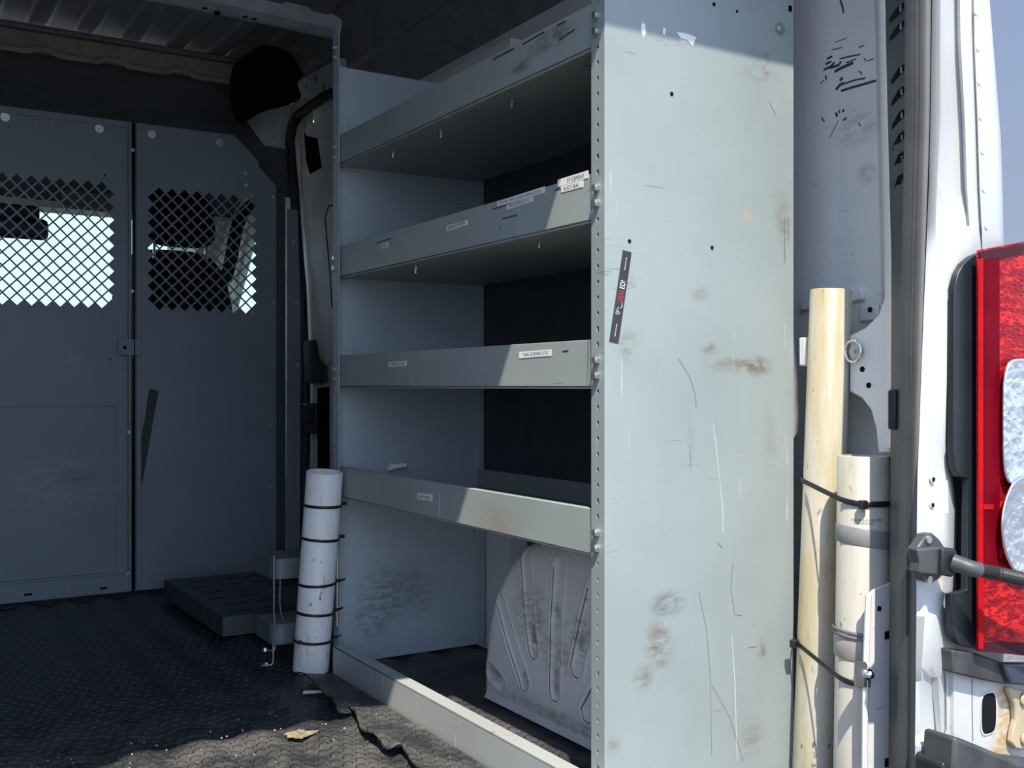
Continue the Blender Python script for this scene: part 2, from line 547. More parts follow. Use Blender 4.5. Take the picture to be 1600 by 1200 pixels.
# pressed-in relief of the rear quarter: waist rail, gusset panel, tie-down boss
m.box((1.456, 1.340, .742), (1.588, 1.357, .794))
m.prism([P(x, y, X=1.572) for x, y in ((1250, 470), (1332, 448), (1338, 456), (1338, 470), (1250, 486))], (.02, 0, 0))
m.prism([P(x, y, X=1.488) for x, y in ((1327, 524), (1352, 512), (1372, 492), (1380, 470), (1388, 430), (1396, 430), (1396, 708), (1372, 708), (1368, 668), (1360, 640), (1346, 622), (1327, 612))], (.03, 0, 0))
m.prism([P(x, y, X=1.575) for x, y in ((1342, 478), (1371, 475), (1371, 500), (1342, 503))], (.02, 0, 0))
m.prism([P(x, y, X=1.572) for x, y in ((1333, 450), (1344, 450), (1348, 458), (1346, 468), (1336, 470))], (.02, 0, 0))
m.build('wall_right', 'white_in', kind='structure', bevel=.003)
# black rub marks where loads have scraped the skin
m = MB()
WS = 1.5845
for pts, w in (([(1304, 112), (1315, 106), (1333, 98)], .0030), ([(1314, 142), (1330, 137), (1372, 125)], .0024), ([(1292, 92), (1300, 88)], .0022), ([(1290, 100), (1299, 96)], .0022),
               ([(1287, 109), (1298, 104), (1304, 97)], .0022), ([(1296, 106), (1310, 102), (1314, 96)], .0026), ([(1312, 92), (1328, 88), (1344, 85)], .0014), ([(1322, 98), (1338, 92)], .0012),
               ([(1306, 140), (1312, 133), (1318, 130)], .0030), ([(1318, 131), (1336, 125), (1352, 122)], .0016), ([(1300, 78), (1316, 74)], .0010), ([(1304, 66), (1322, 60)], .0008), ([(1342, 74), (1350, 71)], .0012),
               ([(1312, 125), (1317, 122)], .0030), ([(1306, 176), (1308, 182)], .0026), ([(1311, 172), (1312, 177)], .0020), ([(1317, 171), (1318, 175)], .0026), ([(1317, 188), (1323, 184)], .0018), ([(1284, 184), (1288, 190)], .0016),
               ([(1290, 118), (1291, 124)], .0020), ([(1282, 130), (1288, 125)], .0010), ([(1310, 188), (1296, 216)], .0007), ([(1342, 111), (1347, 116)], .0012), ([(1350, 91), (1354, 96)], .0010), ([(1356, 95), (1365, 92)], .0010), ([(1341, 192), (1345, 197)], .0010),
               ([(1313, 0), (1316, 9), (1318, 20)], .0022)):
    m.tube([tuple(P(x, y, X=WS)) for x, y in pts], w, 6, flat=.0006, up=(0, 0, 1))
m.build('wall_right.004', 'ink', kind='structure')
# return of the rear pillar, from the quarter skin out to the door seal
m = MB()
rows = []
for y in (-740, -60, 0, 100, 200, 300, 400, 550, 700):
    a = P(1367 + (max(y, -60) + 60) * .024, y, X=1.584)
    b = P(1384 + min(y, 320) * .034, y, Y=1.12)
    rows.append([(a.x, a.y, a.z), (a.x - .006, a.y - .012, a.z), (b.x + .004, b.y + .01, b.z), (b.x, b.y - .002, b.z)])
m.grid(rows)
m.build('trim_1', 'white_in', kind='structure', solid=.003)
# vertical inner stiffener below, with slots
m = MB()
q = [P(x, y, Y=1.135) for x, y in ((1358, 930), (1366, 922), (1404, 906), (1404, 1200), (1350, 1200), (1352, 1060))]
q[3].z = q[4].z = 0.0
m.prism(q, (0, .004, 0))
e = P(1357, 930, Y=1.135)
m.tube([e, P(1352, 1060, Y=1.135), (q[4].x, 1.135, 0.0)], .005, 8)
for (x0, y0, x1, y1) in ((1383, 987, 1394, 997), (1383, 1186, 1394, 1196)):
    a, b = P(x0, y0, Y=1.1335), P(x1, y1, Y=1.1335)
    m.box((a.x, 1.1325, b.z), (b.x, 1.1345, a.z), 1)
a = P(1374, 951, Y=1.1335)
m.cyl((a.x, 1.1325, a.z), (a.x, 1.1345, a.z), .0042, n=14, mi=1)
m.build('trim_2', ['white_in', 'hole'], kind='structure', smooth=40)

# rear header above the load opening, body corners
HZ, HY = 1.87, 1.10
m = MB()
m.box((-.46, 1.02, HZ), (1.60, HY, 2.05))
m.prism([(-.18, HY, HZ), (-.18, HY, 1.76), (-.165, HY, 1.82), (-.13, HY, 1.855), (-.08, HY, HZ)], (0, -.08, 0))
m.prism([(1.40, HY, HZ), (1.40, HY, 1.74), (1.375, HY, 1.81), (1.34, HY, 1.85), (1.28, HY, HZ)], (0, -.06, 0))
m.build('wall_rear', 'white', kind='structure')
m = MB()
m.box((-.46, 1.00, -.45), (-.18, 1.10, 2.0))
m.build('wall_rear.001', 'white', kind='structure')

# right rear body pillar (outer face), lofted from measured stations
PIL = [  # photo row, then (column, depth) pairs across the pillar from the seal outwards
    (-720, [(1455, 1.045), (1458, 1.02), (1470, 1.005), (1474, 1.02), (1494, 1.02), (1499, 1.004), (1513, 1.0), (1518, 1.006), (1521, 1.0), (1538, .999), (1541, 1.004), (1543, 1.04)]),
    (-80, [(1455, 1.045), (1458, 1.02), (1470, 1.005), (1474, 1.02), (1494, 1.02), (1499, 1.004), (1513, 1.0), (1518, 1.006), (1521, 1.0), (1538, .999), (1541, 1.004), (1543, 1.04)]),
    (60, [(1453, 1.045), (1456, 1.02), (1469, 1.005), (1473, 1.02), (1495, 1.02), (1501, 1.004), (1514, 1.0), (1520, 1.006), (1523, 1.0), (1548, .999), (1552, 1.004), (1554, 1.04)]),
    (190, [(1451, 1.045), (1454, 1.02), (1469, 1.005), (1473, 1.02), (1503, 1.02), (1508, 1.004), (1518, 1.0), (1525, 1.006), (1528, 1.0), (1554, .999), (1561, 1.004), (1564, 1.04)]),
    (290, [(1449, 1.045), (1452, 1.02), (1464, 1.005), (1469, 1.02), (1506, 1.02), (1511, 1.004), (1521, 1.0), (1528, 1.006), (1531, 1.0), (1556, .999), (1565, 1.004), (1567, 1.04)]),
    (350, [(1446, 1.045), (1449, 1.02), (1462, 1.005), (1483, 1.008), (1510, 1.008), (1515, 1.004), (1524, 1.0), (1531, 1.006), (1534, 1.0), (1558, .999), (1566, 1.004), (1568, 1.04)]),
    (400, [(1444, 1.045), (1447, 1.02), (1462, 1.008), (1475, 1.006), (1490, 1.006), (1500, 1.006), (1524, 1.006), (1535, 1.006), (1545, 1.005), (1560, 1.005), (1566, 1.01), (1568, 1.04)]),
    (470, [(1441, 1.045), (1444, 1.02), (1456, 1.011), (1464, 1.007), (1470, 1.003), (1480, .999), (1486, 1.02), (1535, 1.03), (1545, 1.03), (1560, 1.03), (1567, 1.03), (1568, 1.04)]),
    (600, [(1436, 1.045), (1439, 1.02), (1452, 1.012), (1462, 1.008), (1469, 1.003), (1479, .999), (1485, 1.02), (1535, 1.03), (1545, 1.03), (1560, 1.03), (1567, 1.03), (1568, 1.04)]),
    (690, [(1433, 1.045), (1436, 1.02), (1446, 1.013), (1458, 1.010), (1468, 1.004), (1476, 1.0), (1482, 1.02), (1535, 1.04), (1545, 1.04), (1560, 1.04), (1567, 1.04), (1568, 1.05)]),
    (730, [(1431, 1.045), (1434, 1.018), (1446, 1.012), (1462, 1.014), (1474, 1.008), (1480, 1.01), (1484, 1.03), (1535, 1.05), (1545, 1.05), (1560, 1.05), (1567, 1.05), (1568, 1.06)]),
    (800, [(1430, 1.045), (1433, 1.014), (1448, 1.008), (1468, 1.010), (1474, 1.004), (1482, .994), (1492, 1.02), (1500, 1.06), (1545, 1.06), (1560, 1.06), (1567, 1.06), (1568, 1.06)]),
    (905, [(1429, 1.045), (1432, 1.014), (1448, 1.010), (1466, 1.012), (1474, 1.008), (1482, 1.0), (1490, 1.02), (1500, 1.06), (1545, 1.06), (1560, 1.06), (1567, 1.06), (1568, 1.06)]),
    (960, [(1429, 1.045), (1432, 1.014), (1445, 1.004), (1462, 1.006), (1468, 1.010), (1474, 1.016), (1484, 1.02), (1500, 1.05), (1545, 1.05), (1560, 1.05), (1567, 1.05), (1568, 1.06)]),
    (1040, [(1428, 1.045), (1431, 1.014), (1440, 1.000), (1455, .998), (1468, 1.000), (1476, 1.010), (1484, 1.012), (1492, 1.016), (1500, 1.02), (1560, 1.03), (1567, 1.03), (1568, 1.06)]),
    (1058, [(1428, 1.045), (1431, 1.014), (1440, 1.012), (1455, 1.018), (1466, 1.010), (1476, 1.010), (1484, 1.012), (1492, 1.016), (1500, 1.02), (1560, 1.03), (1567, 1.03), (1568, 1.06)]),
    (1140, [(1427, 1.045), (1430, 1.014), (1440, 1.016), (1462, 1.018), (1470, 1.002), (1477, 1.010), (1484, 1.010), (1492, 1.014), (1500, 1.02), (1560, 1.03), (1567, 1.03), (1568, 1.06)]),
    (1160, [(1427, 1.045), (1430, 1.010), (1440, 1.000), (1462, 1.002), (1468, 1.004), (1477, 1.010), (1484, 1.010), (1492, 1.014), (1500, 1.02), (1560, 1.03), (1567, 1.03), (1568, 1.06)]),
    (1420, [(1427, 1.045), (1430, 1.014), (1440, 1.008), (1462, 1.010), (1468, 1.012), (1477, 1.016), (1484, 1.016), (1492, 1.02), (1500, 1.02), (1560, 1.03), (1567, 1.03), (1568, 1.06)]),
]
m = MB()
rows = []
for py, cols in PIL:
    r = [P(px, py, Y=Y) for px, Y in cols]
    z = r[3].z
    last = r[-1]
    rows.append([(p.x, p.y, z) for p in r] + [(last.x + .01, 1.16, z), (1.61, 1.32, z)])
m.grid(rows)
# seam hem and spot-weld dimples down the outer strip
for x, y in ((1525, 20), (1528, 76), (1530, 129), (1532, 183), (1535, 237), (1537, 296), (1541, 354)):
    p = P(x, y, Y=.9995)
    m.cyl((p.x, p.y - .0008, p.z), (p.x, p.y + .002, p.z), .004, .0032, n=14)
for x, y in ((1456, 748), (1455, 788)):
    p = P(x, y, Y=1.009)
    m.cyl((p.x, p.y - .002, p.z), (p.x, p.y, p.z), .0055, n=16)
    m.cyl((p.x + .001, p.y - .0027, p.z - .001), (p.x + .001, p.y - .0015, p.z - .001), .0034, n=14, mi=1)
m.tube([P(x, y, Y=1.003) for x, y in ((1520, 18), (1522, 70), (1526, 190), (1529, 290), (1531, 340), (1533, 365), (1538, 372), (1550, 378))], .0006, 6, 2)
m.tube([P(x, y, Y=1.008) for x, y in ((1470, 1046), (1472, 1048), (1477, 1054), (1478, 1110), (1478, 1138), (1473, 1150), (1472, 1180), (1478, 1200))], .0012, 6, 2)
m.build('wall_right.001', ['white', 'hole', 'rubber'], kind='structure', smooth=50)
# outer side skin
m = MB()
m.box((1.602, 1.30, -.45), (1.618, 4.1, 2.03))
m.build('wall_right.002', 'white', kind='structure')

# slotted black trim along the inner edge of the pillar
trim = thing('pillar_trim', P(1400, 1200, Y=1.08), 'black slotted plastic trim up the inner edge of the rear door pillar', 'trim')
def trim_edge(y):
    a = 1385 + 10 * min(max(y, 0), 400) / 400 - 4 * max(0, y - 500) / 700
    b = 1418 - 6 * max(0, min(y, 500) - 200) / 300 - 5 * max(0, y - 500) / 700
    return a, b
m = MB()
rows = []
ys = [-740] + list(range(-80, 1240, 20)) + [1330]
for y in ys:
    a, b = trim_edge(y)
    pa, pb = P(a, y, Y=1.115), P(b, y, Y=1.06)
    r = [pa.lerp(pb, t) for t in (0, .12, .5, .85, 1)]
    rows.append([(r[0].x + .006, r[0].y + .004, r[0].z), (r[1].x, r[1].y, r[0].z), (r[2].x - .002, r[2].y - .006, r[0].z), (r[3].x, r[3].y - .002, r[0].z), (r[4].x, r[4].y, r[0].z)])
m.grid(rows)
m.build('strip', simple('charcoal_trim', (.055, .062, .068), .5), trim, solid=.003, smooth=50)
for yc in (12, 40, 108, 142, 178, 212, 244, 278):
    a, b = trim_edge(yc)
    m = MB()
    c = [P(x, y, Y=Y) for x, y, Y in ((a + 4, yc + 18, 1.1045), (a + 12, yc + 5, 1.0905), (b - 14, yc - 2, 1.0775), (b - 2, yc - 10, 1.0625), (b - 2, yc - 3, 1.0625), (b - 12, yc + 6, 1.0755), (a + 13, yc + 14, 1.0875), (a + 4, yc + 25, 1.1045))]
    m.prism([(p.x - .0022, p.y - .0022, p.z) for p in c], (.0006, .0008, 0))
    k = P((a + b) / 2 + 3, yc + 3, Y=1.076)
    m.box((k.x - .004, k.y - .007, k.z - .005), (k.x + .0005, k.y - .004, k.z + .005), 1)
    m.build('slot', ['hole', 'washer'], trim)
m = MB()
for x, y in ((1393, 640),):
    p = P(x, y, Y=1.098)
    m.box((p.x - .006, p.y - .012, p.z - .032), (p.x + .004, p.y + .004, p.z + .032))
m.build('clip', 'black', trim, bevel=.004)

# ribbed rubber door seal
seal = thing('door_seal', P(1420, 1200, Y=1.04), 'grey ribbed rubber seal running the full height of the rear door opening', 'seal')
def seal_edges(y):
    b = [(-800, 1455), (-100, 1455), (60, 1453), (200, 1451), (400, 1444), (700, 1432.5), (950, 1429), (1420, 1427)]
    for (y0, x0), (y1, x1) in zip(b, b[1:]):
        if y0 <= y <= y1:
            xr = x0 + (x1 - x0) * (y - y0) / (y1 - y0)
            break
    return trim_edge(y)[1], xr
m = MB()
m2 = MB()
rows, rows2 = [], []
for y in [-740] + list(range(-100, 1420, 30)):
    a, b = seal_edges(y)
    pa, pb = P(a, y, Y=1.05), P(b, y, Y=1.03)
    z = pa.z
    def q(t, out):
        p = pa.lerp(pb, t)
        return (p.x - out * .55, p.y - out, z)
    rows.append([q(t, o) for t, o in ((0, -.006), (.02, .004), (.10, .009), (.18, .004), (.21, -.003), (.26, -.003), (.29, .003), (.35, .005), (.41, .003), (.44, -.003), (.48, -.003))])
    rows2.append([q(t, o) for t, o in ((.46, -.004), (.50, .003), (.58, .010), (.70, .013), (.84, .012), (.94, .007), (1.0, -.003))])
m.grid(rows); m2.grid(rows2)
m.build('ribbed_lip', simple('seal_ribs', (.085, .088, .09), .5), seal, solid=.002, smooth=70)
m2.build('bulb', simple('seal_bulb', (.155, .155, .15), .62, var=.06), seal, solid=.002, smooth=70)

# ------------------------------------------------------------------ bulkhead behind the cab
BY = 3.745
bulk = thing('bulkhead', (.62, BY, 0), 'grey steel cab bulkhead with two diamond mesh openings', 'partition')


def perforated(m, rect, region, p, hole, centre):
    """Sheet rect (x0,z0,x1,z1) at Y = BY with diamond holes on a lattice of pitch p inside region; real openings."""
    x0, z0, x1, z1 = rect
    rx0, rz0, rx1, rz1 = region
    hp = p / 2
    cx, cz = centre
    i0, i1 = round((rx0 - cx) / hp), round((rx1 - cx) / hp)
    j0, j1 = round((rz0 - cz) / hp), round((rz1 - cz) / hp)
    X = lambda i: cx + i * hp
    Z = lambda j: cz + j * hp
    cache = {}
    def vv(x, z):
        k = (round(x, 5), round(z, 5))
        if k not in cache:
            cache[k] = m.v((x, BY, z))
        return cache[k]
    def ok(i, j):
        return i0 < i < i1 and j0 < j < j1 and hole(i, j)
    h = 1 - .0064 / p * 1.15
    for i in range(i0, i1):
        for j in range(j0, j1):
            if (i + j) % 2 == 0:
                tris = (((i, j), (i + 1, j), (i, j + 1)), ((i + 1, j + 1), (i, j + 1), (i + 1, j)))
            else:
                tris = (((i + 1, j), (i + 1, j + 1), (i, j)), ((i, j + 1), (i, j), (i + 1, j + 1)))
            for o, a, b in tris:
                A, B, O = (X(a[0]), Z(a[1])), (X(b[0]), Z(b[1])), (X(o[0]), Z(o[1]))
                if ok(*o):
                    a2 = (O[0] + (A[0] - O[0]) * h, O[1] + (A[1] - O[1]) * h)
                    b2 = (O[0] + (B[0] - O[0]) * h, O[1] + (B[1] - O[1]) * h)
                    m.face([vv(*A), vv(*B), vv(*b2), vv(*a2)])
                else:
                    m.face([vv(*O), vv(*A), vv(*B)])
    gx0, gx1, gz0, gz1 = X(i0), X(i1), Z(j0), Z(j1)
    for a in ((x0, z0, x1, gz0), (x0, gz1, x1, z1), (x0, gz0, gx0, gz1), (gx1, gz0, x1, gz1)):
        if a[2] - a[0] > 1e-4 and a[3] - a[1] > 1e-4:
            m.face([(a[0], BY, a[1]), (a[2], BY, a[1]), (a[2], BY, a[3]), (a[0], BY, a[3])])


PIT = .0434
TOPZ = 1.398
# fixed panel (chamfered top corner added as its own polygon strip)
m = MB()
perforated(m, (.803, .005, 1.236, 1.425), (.863 - PIT / 2, TOPZ - 10 * PIT + .0 - PIT * 0, 1.2122 + PIT / 2, TOPZ), PIT, lambda i, j: True, (.8845, TOPZ - PIT / 2))
m.face([(.803, BY, 1.425), (1.236, BY, 1.425), (1.236, BY, 1.525), (1.147, BY, 1.607), (.803, BY, 1.607)])
m.face([(1.236, BY, .005), (1.303, BY, .005), (1.303, BY, 1.440), (1.236, BY, 1.505)])
m.build('fixed_panel', 'bulk', bulk, solid=.003, smooth=20)
m = MB()
perforated(m, (-.02, .005, .792, 1.607), (.6955 - 15 * PIT - PIT / 2, TOPZ - 10 * PIT, .6955 + PIT, TOPZ), PIT, lambda i, j: True, (.6955, TOPZ - PIT / 2))
door = m.build('door', 'bulk', bulk, solid=.003, smooth=20)
m = MB()
m.box((.779, BY - .012, .01), (.790, BY, 1.60))
m.build('edge_strip', 'bulk', door, bevel=.002)
m = MB()
m.box((.7975, BY - .016, .01), (.801, BY + .02, 1.60), 1)
m.box((.806, BY - .010, .01), (.822, BY, 1.605))
m.build('door_stop', ['bulk', 'hole'], bulk, bevel=.001)
m = MB()
m.box((-.01, BY - .006, .075), (.742, BY, .636))
m.box((-.01, BY - .004, .634), (.746, BY, .640))
m.build('lower_panel', 'bulk', door, bevel=.002)
m = MB()
m.box((-.02, BY - .009, .006), (.787, BY, .066))
for x, y in ((44, 929), (162, 919)):
    p = P(x, y, Y=BY - .009)
    m.box((p.x - .012, p.y - .0006, p.z - .004), (p.x + .012, p.y + .001, p.z + .004), 1)
m.build('kick_strip', ['bulk', 'hole'], door, bevel=.0015)
m = MB()
m.box((-.02, BY - .004, 1.585), (.79, BY, 1.607))
m.build('top_rail', 'bulk', door, bevel=.001)
m = MB()
a, b = P(183, 555, Y=BY), P(209, 530, Y=BY)
m.box((a.x, BY - .014, a.z), (b.x + .02, BY - .009, b.z))
p = P(195, 543, Y=BY - .014)
m.cyl((p.x, BY - .0146, p.z), (p.x, BY - .012, p.z), .006, n=14, mi=1)
m.build('latch_tab', ['bulk', 'hole'], door, bevel=.001)
for x, y in ((8, 183), (155, 201)):
    p = P(x, y, Y=BY)
    MB().hexbolt(p, (0, -1, 0), .007, .005, .014).build('bolt', 'zinc', door)
for x, y in ((207, 235), (206, 455), (201, 675), (199, 895)):
    p = P(x, y, Y=BY - .012)
    MB().cyl(p, p + Vector((0, -.007, 0)), .006, n=10).build('rivet', 'washer', door)
for x, y in ((237, 210), (343, 223)):
    MB().hexbolt(P(x, y, Y=BY), (0, -1, 0), .007, .005, .014).build('bolt', 'zinc', bulk)
for x, y in ((425, 308), (425, 472), (425, 568), (425, 664), (424, 760), (423, 855), (218, 610), (383, 271), (384, 290), (392, 306), (394, 489)):
    MB().hexbolt(P(x, y, Y=BY), (0, -1, 0), .0065, .005).build('bolt', 'zinc', bulk)
# strip of worn dark tape on the fixed panel
m = MB()
c = [P(x, y, Y=BY) for x, y in ((233, 607), (248, 611), (242, 640), (222, 757), (212, 759), (212, 722), (226, 655))]
m.prism([(p.x, BY - .0035, p.z) for p in c], (0, .003, 0))
m.build('tape_strip', 'dark_tape', bulk, label='dark tape strip stuck slanting on the panel')
m = MB()
m.box((-.355, BY, .005), (-.026, BY + .003, 1.607))
m.build('fixed_panel', 'bulk', bulk)
# screw holes by the mesh
for x, y in ((164, 274), (170, 283), (186, 293), (185, 464), (168, 478), (239, 290), (237, 482), (172, 561)):
    p = P(x, y, Y=BY)
    MB().cyl((p.x, BY - .0004, p.z), (p.x, BY + .001, p.z), .0035, n=10).build('screw_hole', 'hole', bulk)
# side wing that closes the gap to the pillar
m = MB()
m.box((1.303, BY + .02, .005), (1.345, BY + .024, 1.42), 1)  # dark colour stands in for the shadow in the gap
m.prism([(1.345, BY, .005), (1.394, BY, .005), (1.397, BY, 1.0), (1.385, BY, 1.36), (1.345, BY, 1.36)], (0, .003, 0))
wing = m.build('side_wing', ['bulk', simple('gap_shade', (.06, .075, .085), .6)], bulk, bevel=.001)
for x, y in ((458, 378), (462, 471), (465, 570), (465, 617), (463, 718), (459, 791), (457, 858)):
    MB().hexbolt(P(x, y, Y=BY), (0, -1, 0), .0065, .006).build('bolt', 'zinc', wing)

def sstep(a, b, x):
    t = max(0, min(1, (x - a) / (b - a)))
    return t * t * (3 - 2 * t)


# ------------------------------------------------------------------ ceiling bow, foam rail, headliner
m = MB()
rows = []
for i in range(40):
    x = -.36 + i * (1.735 / 39)
    z = 1.952 - .03 * (x - .6) ** 2
    rows.append([(x, 3.30, z + .015), (x, 3.305, z - .035), (x, 3.335, z - .045), (x, 3.375, z - .045), (x, 3.40, z - .030), (x, 3.41, z + .01)])
m.grid(rows)
for k, x in enumerate((.55, .66, .74, .93, .97, 1.06, 1.09)):
    z = roof_z(x) - .048
    m.cyl((x, 3.345, z - .0115), (x, 3.345, z - .008), .007, n=12, mi=1)
m.build('trim_3', ['bow', 'hole'], kind='structure', solid=.003, offset=1, smooth=50)
m = MB()
m.box((-.45, 3.94, 1.862), (1.46, 3.99, 1.925))
m.box((-.45, 3.925, 1.925), (1.46, 4.00, 1.945), 1)
pts = [(-.45 + i * .01, 3.936, 1.853 + .013 * sstep(.2, .8, math.sin(i * .27))) for i in range(188)]
m.tube(pts, .011, 10)
m.build('trim_4', ['foam', 'roof'], kind='structure', bevel=.006)
m = MB()
m.grid([[(-.45, y, z), (.5, y, z + .01), (1.45, y, z)] for y, z in ((3.99, 1.86), (4.02, 1.80), (4.06, 1.715), (4.2, 1.68), (4.5, 1.58), (4.85, 1.462))])
m.build('ceiling.001', 'liner', kind='structure', solid=.01, offset=1)

# ------------------------------------------------------------------ sliding side door beyond the shelving
m = MB()
DX = 1.452
m.box((DX, 2.35, -.02), (1.505, 3.86, 1.62))
door_poly = lambda pts, X, t: m.prism([P(x, y, X=X) for x, y in pts], (t, 0, 0))
door_poly(((470, 205), (530, 172), (540, 172), (540, 745), (489, 745), (489, 600), (484, 460), (474, 330)), DX - .012, .012)
door_poly(((483, 318), (505, 300), (520, 300), (523, 560), (510, 572), (500, 566), (491, 530)), DX - .022, .012)
door_poly(((475, 200), (528, 168), (540, 168), (540, 200), (505, 218), (478, 212)), DX - .024, .014)
m.tube([P(x, y, X=DX - .022) for x, y in ((530, 318), (514, 322), (508, 340), (516, 430), (519, 480))], .003, 6, 1)
m.build('door_1', ['white_in', 'hole'], kind='structure', bevel=.004)
m = MB()
m.prism([P(x, y, X=DX - .0145) for x, y in ((475, 207), (494, 210), (502, 262), (484, 272), (478, 250))], (.003, 0, 0))
m.prism([P(x, y, X=DX - .0145) for x, y in ((496, 606), (514, 604), (514, 740), (496, 740))], (.003, 0, 0))
m.build('door_1.001', 'hole', kind='structure')
m = MB()
m.prism([P(x, y, X=1.405) for x, y in ((457, 133), (529, 90), (529, 128), (520, 136), (465, 158))], (.03, 0, 0))
for x, y, w in ((493, 123, .011), (478, 134, .006), (506, 137, .010)):
    p = P(x, y, X=1.404)
    m.box((1.4035, p.y - .004, p.z - w), (1.406, p.y + .004, p.z + w), 1)
m.build('trim_5', ['bow', 'hole'], kind='structure', bevel=.004)
m = MB()
m.prism([P(x, y, Y=3.99) for x, y in ((384, 187), (400, 176), (468, 160), (480, 200), (447, 232), (415, 226))], (0, .02, 0))
m.build('trim_6', 'bow', kind='structure', bevel=.004)
m = MB()
m.prism([P(x, y, Y=3.90) for x, y in ((360, 176), (385, 188), (414, 228), (447, 233), (462, 240), (466, 300), (456, 308), (425, 300), (360, 215))], (0, .02, 0))
m.build('dark_void_sheet', 'liner', kind='structure')  # dark sheet added in place of the unlit void above the bulkhead corner
dseal = thing('sliding_door_seal', (1.43, 3.8, 0), 'black rubber seal curving round the front edge of the sliding door', 'seal')
m = MB()
path = [P(x, y, X=1.418) for x, y in ((545, 132), (527, 142), (505, 153), (485, 166), (466, 180), (457, 196), (453, 218), (456, 260), (460, 300), (465, 380), (471, 450), (474, 520), (477, 600), (477, 700), (474, 780), (472, 870))]
fine = []
for i in range(len(path) - 1):
    for k in range(4):
        fine.append(path[i].lerp(path[i + 1], k / 4))
m.tube(fine + [path[-1]], .019, 10)
m.build('bulb', 'rubber_dark', dseal, smooth=80)
m = MB()
m.prism([P(x, y, X=1.404) for x, y in ((470, 533), (489, 531), (494, 560), (505, 572), (506, 598), (470, 600))], (.014, 0, 0))
m.build('lock_cover', 'black', dseal, bevel=.003)
m = MB()
m.prism([P(x, y, X=1.40) for x, y in ((465, 631), (492, 630), (492, 678), (465, 679))], (.012, 0, 0))
m.prism([P(x, y, X=1.397) for x, y in ((470, 645), (487, 645), (487, 660), (470, 660))], (.012, 0, 0))
m.build('latch_block', 'black', dseal, bevel=.003)

# black cloth bundle in the ceiling corner
m = MB()
rows = []
out = [(360, 118), (366, 98), (384, 84), (408, 72), (438, 80), (458, 96), (468, 120), (459, 134), (466, 158), (440, 166), (402, 177), (384, 190), (372, 186), (364, 150)]
ctr = P(413, 128, Y=3.62)
n = 56
def outline(t):
    i = int(t * len(out)) % len(out); f = t * len(out) - int(t * len(out))
    a, b = Vector(out[i]), Vector(out[(i + 1) % len(out)])
    q = a.lerp(b, f)
    return P(q.x, q.y, Y=3.62)
for j in range(15):
    ph = -math.pi / 2 + math.pi * j / 14
    row = []
    for i in range(n):
        o_ = outline(i / n)
        c_ = max(.001, math.cos(ph)) ** .55
        q = ctr + (o_ - ctr) * c_ + Vector((0, math.sin(ph) * .11, 0))
        w = noise.noise(q * 14) * .016 + noise.noise(q * 34) * .006
        row.append(q + (q - ctr).normalized() * w * (.3 + .7 * c_))
    rows.append(row)
m.grid(rows, 0, True)
m.build('cloth_bundle', 'black_matte', smooth=80, label='black cloth bundle stuffed into the ceiling corner above the bulkhead', cat='cloth')

# ------------------------------------------------------------------ cab beyond the bulkhead
win = [P(x, y, X=1.46) for x, y in ((389, 378), (376, 430), (352, 520), (330, 620), (420, 620), (420, 378))]
m = MB()
lo_z, hi_z = .52, 1.86
yw0, yw1 = win[-1].y, win[3].y
m.prism([(1.46, 3.86, -.02), (1.46, 6.0, -.02), (1.46, 6.0, win[3].z), (1.46, win[3].y, win[3].z), (1.46, win[4].y, win[4].z), (1.46, 3.86, win[4].z)], (.03, 0, 0))
m.prism([(1.46, 3.86, win[4].z), (1.46, win[4].y, win[4].z), (1.46, win[5].y, win[5].z), (1.46, 3.86, win[5].z)], (.03, 0, 0))
m.prism([(1.46, 3.86, win[5].z), (1.46, win[5].y, win[5].z), (1.46, win[0].y, win[0].z), (1.46, 6.0, win[0].z), (1.46, 6.0, 1.9), (1.46, 3.86, 1.9)], (.03, 0, 0))
m.prism([(1.46, win[0].y, win[0].z), (1.46, win[1].y, win[1].z), (1.46, win[2].y, win[2].z), (1.46, win[3].y, win[3].z), (1.46, 6.0, win[3].z), (1.46, 6.0, win[0].z)], (.03, 0, 0))
m.build('wall_right.003', 'beige', kind='structure')
m = MB()
m.prism([(1.475, p.y, p.z) for p in win], (.004, 0, 0))
m.build('window_2', 'glass', kind='structure')
m = MB()
m.box((-.46, 3.8, -.10), (1.46, 6.0, -.05))
m.build('floor.001', 'liner', kind='structure')
# windscreen: sloping glass with header, dash and pillars
m = MB()
m.prism([(-.38, 4.86, 1.53), (1.36, 4.86, 1.53), (1.40, 5.75, .82), (-.42, 5.75, .82)], (0, .004, .004))
m.build('window_1', 'glass', kind='structure')
m = MB()
m.box((-.41, 5.35, -.04), (1.44, 5.7, .76))
m.box((-.41, 5.05, .45), (1.44, 5.5, .78))
m.build('dashboard', 'black', label='dark dashboard under the windscreen beyond the bulkhead', cat='dashboard', bevel=.03)
m = MB()
for s_ in (0, 1):
    x0, x1 = ((-.46, -.38), (1.36, 1.46))[s_]
    m.prism([(x0, 4.80, 1.50), (x1, 4.80, 1.50), (x1 + (.03 if s_ else -.03), 5.8, .78), (x0, 5.8, .78)], (0, .05, .05))
m.box((-.46, 4.80, 1.458), (1.46, 4.95, 1.62))
m.build('trim_7', 'beige', kind='structure')
